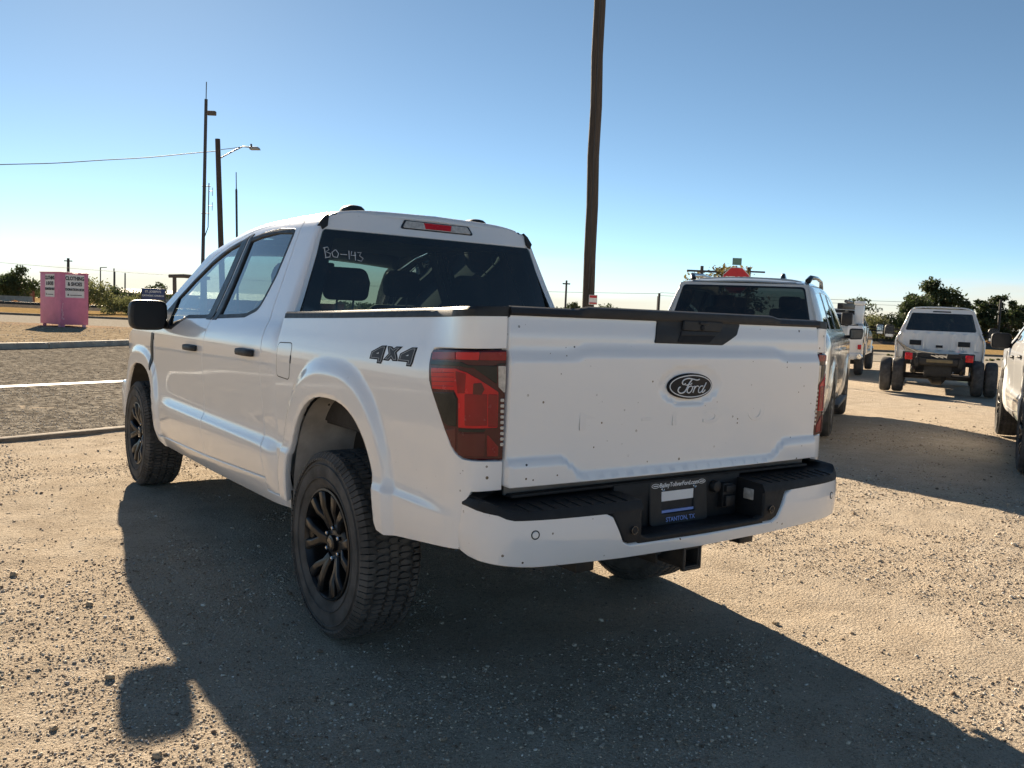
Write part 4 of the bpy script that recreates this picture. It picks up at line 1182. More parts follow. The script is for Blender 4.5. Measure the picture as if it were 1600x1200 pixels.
    for y in (-.8, .55, 1.6, 2.6, 4.1): fm.box((0, y, .58), (.86, .10, .10))
    fm.box((0, 2.0, .50), (1.50, 2.4, .05)); fm.box((0, -.965, .735), (1.84, .02, .19))
    fm.build('frame', M['steel_dark'], root, bevel=.01)
    ax = MB(); ax.tube([(-.78, 0, .408), (.78, 0, .408)], .045, 14); ax.lathe([(-.13, .05), (-.08, .13), (.08, .13), (.13, .05)], 20, c=(.0, 0, .41))
    for s in (-1, 1):
        ax.tube([(s*.52, -.72, .56), (s*.52, -.35, .47), (s*.52, 0, .45), (s*.52, .35, .47), (s*.52, .70, .55)], .028, 8); ax.tube([(s*.42, -.15, .42), (s*.38, -.10, .80)], .03, 10)
    ax.tube([(0, .05, .42), (0, 2.2, .52)], .05, 10)
    ax.build('rear_axle', M['steel_dark'], root)
    MB().tube([(-.75, 3.694, .408), (.75, 3.694, .408)], .05, 12).build('front_axle', M['steel_dark'], root)
    MB().tube([(.50, 1.5, .45), (.55, -.2, .62), (.66, -.55, .56), (.86, -.66, .48)], .036, 12).build('exhaust_pipe', M['steel_grey'], root)
    MB().lathe([(.50, .12), (.46, .36), (.52, .395), (.62, .395), (.68, .36), (.66, .12)], 40, 'z', c=(0, -.72, .05)).build('spare_tyre', M['rubber'], root)
    for s in (-1, 1):
        mb = MB(); mb.loft([[(s*.955, .505, .545), (s*.80, .500, .545), (s*.80, .520, .545), (s*.955, .525, .545)], [(s*.950, .485, .36), (s*.80, .480, .36), (s*.80, .494, .36), (s*.950, .500, .36)]]); mb.build('mud_flap', K, root, bevel=.004)
        MB().bar((s*.925, -.55, .60), (s*.925, -.98, .635), .05, .03).build('lower_valance', M['steel_dark'], root)
    # ---- mirrors
    for s in (-1, 1):
        mr_ = MB(); rings = []
        for y, k, dz in ((2.925, .86, 0), (2.932, .955, 0), (2.945, .99, 0), (3.00, 1.0, 0), (3.06, .93, -.004), (3.095, .74, -.008), (3.105, .45, -.01)):
            ring = []
            for j in range(28):
                a = 2*PI*j/28; c, n_ = math.cos(a), math.sin(a)
                x = .124*math.copysign(abs(c)**.42, c); z = .106*math.copysign(abs(n_)**.42, n_)
                x += (.010 if z < 0 else 0)*(-z/.1)*(1 if c < 0 else -.6)
                ring.append((s*(1.072-k*x*-1*-1 if False else 1.072+k*x), y, 1.343+dz+k*z))
            rings.append(ring)
        mr_.loft(rings); hs = mr_.build('wing_mirror', K, root, smooth=50)
        gm = MB(); gm.add([(s*(1.072+.104*math.copysign(abs(math.cos(2*PI*j/28))**.45, math.cos(2*PI*j/28))), 2.9238, 1.343+.088*math.copysign(abs(math.sin(2*PI*j/28))**.45, math.sin(2*PI*j/28))) for j in range(28)], [tuple(range(28))])
        gm.build('mirror_face', M['black_satin'], hs, smooth=0)
        am = MB(); am.loft([[(s*.995, 2.95, 1.310), (s*.995, 3.07, 1.310), (s*.995, 3.07, 1.255), (s*.995, 2.95, 1.255)], [(s*.900, 3.02, 1.315), (s*.90, 3.15, 1.315), (s*.93, 3.15, 1.245), (s*.93, 3.02, 1.245)]])
        am.build('mirror_arm', K, hs, bevel=.01)
    # ---- cabin
    cb = MB()
    for s in (-1, 1):
        cb.loft([[(s*.885, .80, .55), (s*.885, 3.30, .55), (s*.865, 3.30, 1.24), (s*.845, 2.6, 1.31), (s*.835, .80, 1.36)], [(s*.80, .80, .55), (s*.80, 3.30, .55), (s*.80, 3.30, 1.24), (s*.80, 2.6, 1.31), (s*.80, .80, 1.36)]])
    cb.box((0, 2.05, .56), (1.74, 2.5, .04)); cb.box((0, 3.28, .95), (1.74, .04, .78)); cb.box((0, .81, .97), (1.62, .03, .80))
    cb.build('cabin_trim', M['trim_dark'], root)
    da = MB(); secs = []
    for x in np.linspace(-.80, .80, 9):
        hp = .03*math.exp(-((x+.40)/.18)**2)
        secs.append([(x, 3.30, 1.25), (x, 3.02, 1.255+hp), (x, 2.86, 1.215+hp), (x, 2.82, 1.12), (x, 2.92, .90), (x, 3.30, .85)])
    da.loft(secs); da.build('dashboard', M['trim_dark'], root, smooth=50)
    sw = MB(); t_ = R(62); cpt = Vector((-.40, 2.66, 1.10))
    ring = [cpt+Vector((.185*math.cos(a), .185*math.sin(a)*math.cos(t_)*-1, .185*math.sin(a)*math.sin(t_))) for a in np.linspace(0, 2*PI, 29)]
    sw.tube(ring, .015, 8); sw.tube([cpt, (-.40, 2.88, 1.06)], .04, 10); sw.bar(ring[0], ring[14], .035, .02); sw.lathe([(-.02, 0), (-.02, .06), (.02, .06)], 16, 'y', c=tuple(cpt))
    sw.build('steering_wheel', M['trim_dark'], root)
    def seat(nm, x, y, wd, head=(0,), hz=0.0):
        st = empty(nm); st.parent = root
        MB().box((x, y+.24, .86), (wd, .52, .16)).build('seat_cushion', M['seat_cloth'], st, bevel=.05, seg=3, smooth=60)
        b = MB(); b.loft([[(x-wd/2, y-.05, .88), (x+wd/2, y-.05, .88), (x+wd/2, y+.09, .88), (x-wd/2, y+.09, .88)], [(x-wd/2, y-.13, 1.25), (x+wd/2, y-.13, 1.25), (x+wd/2, y+.0, 1.25), (x-wd/2, y+.0, 1.25)], [(x-wd/2*.78, y-.20, 1.48+hz), (x+wd/2*.78, y-.20, 1.48+hz), (x+wd/2*.78, y-.10, 1.48+hz), (x-wd/2*.78, y-.10, 1.48+hz)]])
        b.build('seat_back', M['seat_cloth'], st, bevel=.045, seg=3, smooth=60)
        for hx in head:
            h = MB(); h.loft([[(x+hx-.125, y-.235, 1.535+hz), (x+hx+.125, y-.235, 1.535+hz), (x+hx+.125, y-.13, 1.535+hz), (x+hx-.125, y-.13, 1.535+hz)], [(x+hx-.135, y-.245, 1.64+hz), (x+hx+.135, y-.245, 1.64+hz), (x+hx+.135, y-.13, 1.64+hz), (x+hx-.135, y-.13, 1.64+hz)], [(x+hx-.11, y-.24, 1.72+hz), (x+hx+.11, y-.24, 1.72+hz), (x+hx+.11, y-.15, 1.72+hz), (x+hx-.11, y-.15, 1.72+hz)]])
            h.build('headrest', M['seat_cloth'], st, bevel=.035, seg=3, smooth=60)
            p = MB()
            for q in (-.05, .05): p.tube([(x+hx+q, y-.165, 1.45+hz), (x+hx+q, y-.185, 1.57+hz)], .006, 6)
            p.build('headrest_post', M['steel_grey'], st)
    seat('driver_seat', -.40, 2.18, .54); seat('passenger_seat', .40, 2.18, .54)
    seat('rear_bench', 0, 1.30, 1.46, head=(-.42, .42), hz=-.05)
    MB().box((0, 2.52, 1.735), (.24, .03, .075)).build('rear_view_mirror', M['trim_dark'], root, bevel=.015)
    MB().box((0, 2.2, .80), (.24, .9, .36)).build('centre_console', M['trim_dark'], root, bevel=.04)
    # ---- wheels
    for s in (-1, 1):
        make_wheel(root, s*.868, 0.0, .4085, side=s)
        make_wheel(root, s*.868, 3.694, .4085, side=s)
    return root
truck = build_truck('pickup_truck', 'white crew cab pickup with black wheels standing in front of its own long shadow')
# ------------------------------------------------------------------ street furniture and poles
def wood_mat(name, a, b):
    m, t, p = nodes(name)
    v = objco(t); mp = t.nodes.new('ShaderNodeMapping'); mp.inputs['Scale'].default_value = (14, 14, .55); lk(t, v, mp.inputs[0])
    n = noise(t, mp.outputs[0], 2.2, 6, .7, dist=.6)
    lk(t, ramp(t, n, [(.3, a), (.55, b), (.75, [q*1.5 for q in b])]), p.inputs['Base Color'])
    p.inputs['Roughness'].default_value = .9; lk(t, bump(t, n, .9, .02), p.inputs['Normal'])
    MATS[name] = m
wood_mat('pole_wood', (.022, .018, .015), (.068, .053, .041))
wood_mat('grey_wood', (.05, .042, .035), (.12, .10, .082))
simple('galv', (.30, .31, .31), .5, metal=.7, var=.2)
simple('dark_pole', (.045, .043, .042), .6)
simple('pink_paint', (.64, .20, .31), .55, var=.10, scale=3)
simple('pink_worn', (.74, .42, .50), .7, var=.2, scale=20)
simple('sign_white', (.72, .71, .68), .6, var=.06)
simple('sign_ink', (.012, .012, .02), .6)
simple('sign_red', (.50, .015, .018), .45)
simple('sign_blue', (.025, .045, .13), .5)
simple('sign_green', (.10, .20, .16), .5)
def lean(p0, p1, z):
    p0, p1 = Vector(p0), Vector(p1); d = (p1-p0)/(p1.z-p0.z); return p0+d*(z-p0.z)
def child(o, par): o.parent = par; o.matrix_parent_inverse = Matrix.Translation(par.location).inverted(); return o
# big wooden utility pole standing in the lot
A, B = (9.19, 10.34, 1.64), (9.13, 10.38, 7.81)
b0, b1 = lean(A, B, -.3), lean(A, B, 11.2)
up = empty('utility_pole', tuple(lean(A, B, 0))); tag(up, 'tall thick wooden utility pole leaning slightly at the back of the lot', 'utility pole')
pts = [b0+(b1-b0)*t for t in lin(0, 1, 24)]
child(MB().tube([q+Vector((.008*math.sin(i*1.7), .008*math.cos(i*1.3), 0)) for i, q in enumerate(pts)], [.128-.012*t for t in lin(0, 1, 24)], 18).build('pole', M['pole_wood'], smooth=60), up)
child(MB().bar(lean(A, B, 10.4)+Vector((-1.1, .5, 0)), lean(A, B, 10.4)+Vector((1.1, -.5, 0)), .10, .12).build('crossarm', M['pole_wood']), up)
wr = [lean(A, B, z)+Vector((-.080+.01*math.sin(z*5), -.098, 0)) for z in lin(2.0, 11, 24)]
child(MB().tube(wr, .010, 5).build('ground_wire', M['dark_pole']), up)
tgp = Vector((9.13, 10.12, 1.77))
tp = MB(); Mx = Matrix.Rotation(-R(35), 3, 'Z'); tp.box(tgp, (.17, .012, .20), Mx); child(tp.build('warning_plate', M['sign_white']), up)
for dz, hh in ((.065, .05), (-.07, .03)): child(MB().box(tgp+Vector((-.006, -.010, dz)), (.15, .006, hh), Mx).build('red_band', M['sign_red']), up)
# tall radio mast
A, B = (9.48, 39.60, 3.21), (9.53, 39.57, 10.94)
rm = empty('radio_mast', tuple(lean(A, B, Z0+.15))); tag(rm, 'tall slim antenna mast with a whip tip and small dipoles on its side', 'antenna mast')
child(MB().tube([lean(A, B, Z0), lean(A, B, 5), lean(A, B, 10.94)], [.095, .085, .075], 12).build('pole', M['dark_pole'], smooth=60), rm)
child(MB().tube([lean(A, B, 10.9), lean(A, B, 11.75)], .022, 6).build('whip', M['dark_pole']), rm)
child(MB().box(lean(A, B, 10.30)+Vector((.22, -.16, 0)), (.42, .22, .20), Mx).build('floodlight', M['grey_wood'], bevel=.03), rm)
rx, ry = .8144, -.5803
so_ = lambda z, d: lean(A, B, z)+Vector((rx*d, ry*d, 0))
sd = MB(); sd.tube([so_(7.0, .22), so_(6.0, .22), so_(4.9, .22), so_(4.4, .05)], .025, 6)
for z in (6.85, 5.55): sd.tube([so_(z, -.12), so_(z, .30)], .02, 5)
child(sd.build('standoff_pipe', M['dark_pole']), rm)
for z in (6.62, 5.92):
    child(MB().tube([so_(z, .22), so_(z, .40)], .018, 5).tube([so_(z-.22, .40), so_(z+.18, .40)], .016, 5).build('dipole', M['galv']), rm)
# wooden pole with street lamp
A, B = (11.09, 42.14, 4.36), (10.89, 42.28, 9.65)
lp = empty('street_lamp', tuple(lean(A, B, Z0+.15))); tag(lp, 'square wooden pole carrying a street lamp on a bracket arm', 'street lamp')
child(MB().tube([lean(A, B, Z0), lean(A, B, 9.65)], [.155, .125], 10).build('pole', M['pole_wood'], smooth=60), lp)
so_ = lambda z, d: lean(A, B, z)+Vector((rx*d, ry*d, 0))
child(MB().tube([so_(8.70, .12), so_(9.05, .75), so_(9.32, 1.28), so_(9.30, 1.7)], .035, 8).tube([so_(9.12, .15), so_(9.22, .8), so_(9.31, 1.3)], .018, 6).build('bracket_arm', M['galv']), lp)
hd_ = MB(); hd_.loft([[so_(9.35, 1.6), so_(9.35, 2.05), so_(9.22, 2.12), so_(9.20, 1.6)], [so_(9.35, 1.6)+Vector((.2, .28, 0)), so_(9.35, 2.05)+Vector((.2, .28, 0)), so_(9.22, 2.12)+Vector((.2, .28, 0)), so_(9.20, 1.6)+Vector((.2, .28, 0))]])
hd_ = hd_.build('lamp_head', M['galv'], bevel=.03); child(hd_, lp)
child(MB().tube([so_(9.35, 1.72), so_(9.47, 1.72)], .05, 8).build('photocell', M['dark_pole']), lp)
# thin pole
A, B = (16.50, 56.70, 6.16), (16.41, 56.76, 10.16)
tp_ = empty('flag_pole', tuple(lean(A, B, Z0))); tag(tp_, 'bare thin metal pole standing behind the street lamp', 'pole')
child(MB().tube([lean(A, B, Z0), lean(A, B, 9.0), lean(A, B, 9.1), lean(A, B, 10.2)], [.085, .075, .035, .03], 8).build('pole', M['dark_pole']), tp_)
# overhead cable to the lamp pole
def cable(name, label, a, b, sag, r, n=24, wob=0.0):
    a, b = Vector(a), Vector(b); pts = []
    for t in lin(0, 1, n):
        q = a.lerp(b, t); q.z -= sag*4*t*(1-t); q.z += wob*math.sin(t*60); pts.append(q)
    o = MB().tube(pts, r, 5).build(name, M['dark_pole'], smooth=60); tag(o, label, 'cable', 'power lines beyond the lot' if name == 'power_line' else None); return o
cable('overhead_cable', 'black overhead cable strung to the top of the lamp pole', (-28.0, 48.5, 6.9), tuple(lean((11.09, 42.14, 4.36), (10.89, 42.28, 9.65), 9.05)), 1.7, .022, 60, .012)
# donation box
bx_ = empty('donation_box', (2.85, 35.4, Z0+.155)); tag(bx_, 'bright pink metal clothing donation box on the gravel island', 'donation box')
zb, zt2 = .20, 2.22
Lp, Mp, Rp = Vector((2.10, 36.05, 0)), Vector((2.60, 34.30, 0)), Vector((3.66, 34.72, 0)); Bp = Lp+Rp-Mp
mb = MB(); mb.loft([[(q.x, q.y, zb) for q in (Lp, Mp, Rp, Bp)], [(q.x, q.y, zt2) for q in (Lp, Mp, Rp, Bp)]]); child(mb.build('box_body', M['pink_paint'], bevel=.015), bx_)
cq = (Lp+Mp+Rp+Bp)/4
mb = MB(); mb.loft([[tuple((q-cq)*1.03+cq+Vector((0, 0, zt2))) for q in (Lp, Mp, Rp, Bp)], [tuple((q-cq)*1.03+cq+Vector((0, 0, zt2+.045))) for q in (Lp, Mp, Rp, Bp)]]); child(mb.build('box_lid', M['pink_paint'], bevel=.01), bx_)
for fa, fb_ in ((Lp, Mp), (Mp, Rp)):
    d = (fb_-fa).normalized(); nn = Vector((d.y, -d.x, 0)); Ln = (fb_-fa).length
    for t in (.12, .88):
        q = fa+d*Ln*t-nn*.08; child(MB().box((q.x, q.y, (zb+Z0+.155)/2), (.12, .12, zb-Z0-.155+.02)).build('skid', M['pink_worn' if t > .5 else 'pink_paint']), bx_)
    c = fa+d*Ln*.5+nn*.006; ang = math.atan2(d.y, d.x); sw_ = min(.82, Ln*.66)
    Mr = Matrix.Rotation(ang, 3, 'Z')
    pn_ = MB().box((c.x, c.y, 1.72), (sw_, .008, .90), Mr).build('notice', M['sign_white']); child(pn_, bx_)
    fr_ = MB()
    for dx, dz, wx, wz in ((0, .452, sw_+.04, .022), (0, -.452, sw_+.04, .022), (-sw_/2-.01, 0, .022, .92), (sw_/2+.01, 0, .022, .92)):
        q = c+d*dx+nn*.004; fr_.box((q.x, q.y, 1.72+dz), (wx, .012, wz), Mr)
    child(fr_.build('notice_frame', M['pink_worn']), bx_)
    for tx, z, s in (('CLOTHING', 2.02, .20), ('& SHOES', 1.80, .20), ('DONATION BOX', 1.585, .125)):
        q = c+nn*.010
        o = text_mesh('notice_text', tx, s, M['sign_ink'], None, ext=.002, loc=(q.x, q.y, z), rot=(R(90), 0, ang), sx=sw_/.82*(.82 if tx != 'DONATION BOX' else .86), bold=.007); child(o, bx_)
    q = c+nn*.010
    child(MB().box((q.x+d.x*.06*sw_, q.y+d.y*.06*sw_, 1.37), (sw_*.62, .004, .025), Mr).build('notice_text', M['sign_ink']), bx_)
    tri = MB(); q0 = q-d*sw_*.36; tri.add([q0+Vector((0, 0, 1.35))-d*.05, q0+Vector((0, 0, 1.35))+d*.05, q0+Vector((0, 0, 1.43))], [(0, 1, 2)]); child(tri.build('notice_mark', M['sign_ink'], smooth=0), bx_)
d = (Rp-Mp).normalized(); nn = Vector((d.y, -d.x, 0)); wp = MB()
for k in range(14):
    q = Mp+d*random.uniform(.03, .12)+nn*.018; wp.box((q.x, q.y, random.uniform(.4, 1.05)), (.045*random.uniform(.4, 1), .004, .12*random.uniform(.3, 1)), Matrix.Rotation(math.atan2(d.y, d.x), 3, 'Z'))
child(wp.build('scuffed_paint', M['pink_worn'], smooth=0), bx_)
# blue church sign
A_, B_ = Vector(FR(-21.65, 50, 0)), Vector(FR(-20.30, 50, 0))
sg = empty('church_sign', tuple((A_+B_)/2+Vector((0, 0, Z0)))); tag(sg, 'dark blue church name board on two posts across the street', 'sign')
cs_ = (A_+B_)/2; Mr = Matrix.Rotation(-R(35.47), 3, 'Z')
child(MB().box((cs_.x, cs_.y, 1.60), (1.36, .08, .64), Mr).build('board', M['sign_blue'], bevel=.01), sg)
for q in (A_, B_): child(MB().tube([(q.x, q.y, Z0), (q.x, q.y, 1.7)], .05, 8).build('post', M['dark_pole']), sg)
nn = Vector((-.5803, -.8144, 0))*.048
for tx, z, s in (("ST. JOSEPH'S", 1.73, .17), ('CATHOLIC CHURCH', 1.50, .135)):
    child(text_mesh('board_text', tx, s, M['sign_white'], None, ext=.002, loc=(cs_.x+nn.x, cs_.y+nn.y, z), rot=(R(90), 0, -R(35.47)), bold=.003), sg)
# timber gallows frame
tf = empty('timber_frame', FR(-21.2, 55, Z0)); tag(tf, 'weathered timber post frame with a heavy crossbeam behind the blue board', 'timber frame')
fL, fR_ = Vector((11.72, 53.95, 0)), Vector((13.3, 52.85, 0))
for q in (fL, fR_): child(MB().tube([q+Vector((0, 0, Z0)), q+Vector((.03, 0, 1.4)), q+Vector((0, 0, 2.85))], [.15, .13, .12], 8).build('post', M['grey_wood']), tf)
e_ = (fR_-fL).normalized()
child(MB().tube([fL-e_*.35+Vector((0, 0, 2.80)), fL+e_*.6+Vector((0, 0, 2.84)), fR_+e_*.3+Vector((0, 0, 2.76))], [.11, .13, .11], 8).build('crossbeam', M['grey_wood']), tf)
# stop sign at the junction
sp = Vector((17.17, 13.25, 0))
ss = empty('stop_sign', (sp.x, sp.y, float(zslope(0, 13)))); tag(ss, 'red octagonal stop sign showing over the roof of the silver SUV', 'stop sign')
Mr = Matrix.Rotation(-R(48), 3, 'Z'); ang = -R(48)
def oct_(r, z, dy, mat, nm, t=.006):
    pts = [(r*math.cos(PI/8+k*PI/4), r*math.sin(PI/8+k*PI/4)) for k in range(8)]
    to3 = lambda u, v, d: tuple(sp+Mr@Vector((u, d+dy, v))+Vector((0, 0, z)))
    return child(MB().prism(pts, to3, 0, t).build(nm, mat, smooth=0), ss)
oct_(.405, 2.63, -.02, M['sign_white'], 'sign_edge'); oct_(.385, 2.63, -.026, M['sign_red'], 'sign_face')
child(text_mesh('sign_text', 'STOP', .33, M['sign_white'], None, ext=.002, loc=tuple(sp+Mr@Vector((0, -.03, 0))+Vector((0, 0, 2.61))), rot=(R(90), 0, ang), sx=.82, bold=.008), ss)
child(MB().tube([(sp.x, sp.y+.02, -.1), (sp.x, sp.y+.02, 3.05)], .035, 8).build('post', M['galv']), ss)
q = sp+Vector((0, 0, 3.17)); child(MB().box(q, (.26, .012, .20), Matrix.Rotation(-R(40), 3, 'Z')).build('name_plate', M['sign_green']), ss)
# far poles
def far_pole(px_lat, dep, h, r, label, arm=0.0, lamp=False):
    p0 = Vector(FR(px_lat, dep, Z0)); o = empty('power_pole', tuple(p0)); tag(o, label, 'utility pole', 'poles standing beyond the lot')
    child(MB().tube([p0, p0+Vector((0, 0, h))], [r*1.2, r], 8).build('pole', M['dark_pole']), o)
    dv = Vector((rx, ry, 0))
    if arm: child(MB().bar(p0-dv*arm+Vector((0, 0, h-.35)), p0+dv*arm+Vector((0, 0, h-.35)), .13, .13).build('crossarm', M['dark_pole']), o)
    if lamp: child(MB().bar(p0+Vector((0, 0, h)), p0+dv*.8+Vector((0, 0, h+.05)), .09, .09).build('lamp_arm', M['dark_pole']), o)
far_pole(12.35, 58, 5.1, .11, 'dark pole with a plain crossarm beside the sparse tree behind the stop sign', 1.0)
far_pole(18.7, 70, 5.9, .16, 'pole with a crossarm showing just past the stop sign', 1.3)
far_pole(5.2, 90, 5.0, .10, 'slim distant pole just past the rear pillar of the near pickup', .4)
far_pole(14.9, 90, 4.1, .12, 'short far pole beside the roof edge of the silver SUV')
far_pole(15.6, 95, 3.9, .08, 'very thin far pole next to the short one by the silver SUV')
far_pole(-57.0, 110, 5.9, .16, 'distant pole with a side arm standing over the donation box', .5)
far_pole(-52.9, 110, 4.9, .07, 'thin distant lamp post right of the donation box', 0, True)
far_pole(-55.7, 120, 4.7, .07, 'thin bare distant pole over the olive bushes')
far_pole(-54.9, 118, 5.1, .08, 'taller thin distant pole over the olive bushes')
far_pole(-47.5, 105, 4.2, .08, 'thin far pole left of the blue church board')
far_pole(36.0, 90, 4.4, .06, 'very thin far mast between the service truck and the trees')
far_pole(51.5, 92, 5.0, .14, 'wooden pole standing in front of the trees right of the chassis cab')
cable('power_line', 'thin sagging power line high over the far end of the lot', FR(-60, 95, 4.6), FR(15, 90, 4.0), .7, .018)
cable('power_line', 'thin power line running off beyond the service truck', FR(15, 90, 4.1), FR(120, 96, 6.6), .6, .018)
cable('power_line', 'second thin power line crossing behind the dark trees', FR(15, 90, 3.8), FR(120, 96, 5.6), .5, .016)
# low buildings over the tracks
simple('brick_red', (.24, .085, .06), .9, var=.2, scale=2)
simple('wall_pale', (.42, .39, .34), .9, var=.1, scale=1)
simple('roof_metal', (.15, .14, .13), .8, metal=0, var=.06, scale=1)
simple('dark_opening', (.02, .02, .022), .4)
def shed(name, label, lat, dep, wd, dp, h, wall, roof, rh, doors):
    o = empty(name, FR(lat, dep, Z0)); tag(o, label, 'building')
    c0 = [FR(lat-wd/2, dep), FR(lat+wd/2, dep), FR(lat+wd/2, dep+dp), FR(lat-wd/2, dep+dp)]
    mb = MB(); mb.loft([[(a, b, Z0) for a, b, _ in c0], [(a, b, h) for a, b, _ in c0]]); child(mb.build('wall', wall, smooth=0), o)
    r0 = [FR(lat-wd/2-.3, dep-.4, h), FR(lat+wd/2+.3, dep-.4, h), FR(lat+wd/2+.3, dep+dp+.4, h), FR(lat-wd/2-.3, dep+dp+.4, h)]
    m1, m2 = FR(lat-wd/2-.3, dep+dp/2, h+rh), FR(lat+wd/2+.3, dep+dp/2, h+rh)
    rf_ = MB(); rf_.add(r0+[m1, m2], [(0, 1, 5, 4), (2, 3, 4, 5), (0, 4, 3), (1, 2, 5), (3, 2, 1, 0)]); child(rf_.build('roof', roof, smooth=0), o)
    for dx, dw, z0_, z1_ in doors:
        mb = MB(); mb.loft([[FR(lat+dx-dw/2, dep-.05, z0_), FR(lat+dx+dw/2, dep-.05, z0_), FR(lat+dx+dw/2, dep+.05, z0_), FR(lat+dx-dw/2, dep+.05, z0_)], [FR(lat+dx-dw/2, dep-.05, z1_), FR(lat+dx+dw/2, dep-.05, z1_), FR(lat+dx+dw/2, dep+.05, z1_), FR(lat+dx-dw/2, dep+.05, z1_)]]); child(mb.build('window' if z0_ > .5 else 'door', M['dark_opening'], smooth=0), o)
shed('brick_house', 'low red brick house beyond the tracks left of the dark tree', -73, 115, 9, 8, 2.2, M['brick_red'], M['roof_metal'], .7, [(1, 1.4, .9, 1.9), (3.2, 1.1, Z0, 2.0)])
shed('warehouse', 'long pale low warehouse behind the olive bushes', -47, 125, 26, 12, 1.9, M['wall_pale'], M['roof_metal'], .6, [(-8, 3, Z0, 1.7), (4, 3, Z0, 1.7)])
shed('store_shed', 'long dark red shed beyond the tracks behind the blue board', -34, 118, 18, 8, 1.5, M['brick_red'], M['roof_metal'], .5, [(-5, 1.6, .7, 1.3), (0, 1.6, .7, 1.3), (5, 1.6, .7, 1.3)])
def low_wall(lat0, lat1, dep, h, label):
    mb = MB(); n_ = max(1, int((lat1-lat0)/6)); o = empty('block_wall', FR((lat0+lat1)/2, dep, Z0)); tag(o, label, 'wall')
    for i in range(n_):
        a = lat0+(lat1-lat0)*i/n_; b = lat0+(lat1-lat0)*(i+1)/n_-.05
        child(MB().prism([(a, dep), (b, dep), (b, dep+.25), (a, dep+.25)], lambda u, v, d_: FR(u, v, d_), Z0, h).build('wall_panel', M['concrete'], smooth=0), o)
low_wall(-78, -56, 100, .85, 'long grey block wall beyond the tracks left of the donation box')
# ------------------------------------------------------------------ parked vehicles
HD = R(-61.5)
Mh = Matrix.Rotation(HD, 3, 'Z')
def park(o, x, y):
    o.location = (x, y, float(zslope(x, y))); o.rotation_euler = (0, 0, HD)
# second pickup of the same make, parked at the right
t2 = copy_tree(truck); park(t2, 7.53, -.13)
t2['label'] = 'white crew cab pickup with black mirror parked broadside at the lot edge'
for ch in list(t2.children):
    if ch.name.split('.')[0] == 'chalk_mark': bpy.data.objects.remove(ch)

# ---- silver estate (large three-row wagon)
SVV = [.30, .40, .55, .70, .85, 1.00, 1.10, 1.18, 1.23, 1.28, 1.50, 1.74, 1.80, 1.86, 1.95, 2.15, 2.62]
SVX = [.90, .945, .975, .985, .985, .985, .983, .972, .950, .918, .845, .762, .738, .695, .615, .42, 0.0]
SVZ = [.30, .40, .55, .70, .85, 1.00, 1.10, 1.18, 1.23, 1.28, 1.50, 1.74, 1.798, 1.842, 1.880, 1.912, 1.925]
SR = (1.14, .40, .46, .46); SF = (4.25, .40, .46, .46)
def S_suv(u, v):
    y = np.asarray(u, float); v = np.asarray(v, float)
    x = pchip(SVV, SVX, v); z = pchip(SVV, SVZ, v)
    for A in (SR, SF):
        q = arch_q(y, z, *A); x = x+np.where(v < 1.2, .022*(1-sstep(1.10, 1.26, q)), 0)
    x = x-.16*np.clip((y-4.5)/.75, 0, 1.2)**2.2-.10*np.clip((.42-y+(v-.9)*.22)/.42, 0, 1.3)**2.4*np.where(v > 2.2, (2.62-v)/.42, 1)
    x = x-.03*sstep(1.3, 1.8, v)*np.clip((y-2.4)/1.6, 0, 1.2)**2*np.where(v > 2.2, (2.62-v)/.42, 1)
    dr = -.045*np.clip((1.7-y)/1.4, 0, 1.2)**2-.10*np.clip((y-2.2)/1.2, 0, 1.8)**2.2
    return -x, y, z+dr*sstep(1.70, 1.9, v)
def S_sback(u, v):
    u = np.asarray(u, float); v = np.asarray(v, float)
    y = .075+.30*np.maximum(v-1.05, 0)**1.2+.10*(np.abs(u)/.85)**3+.05*np.maximum(.75-v, 0)
    return u, y, v
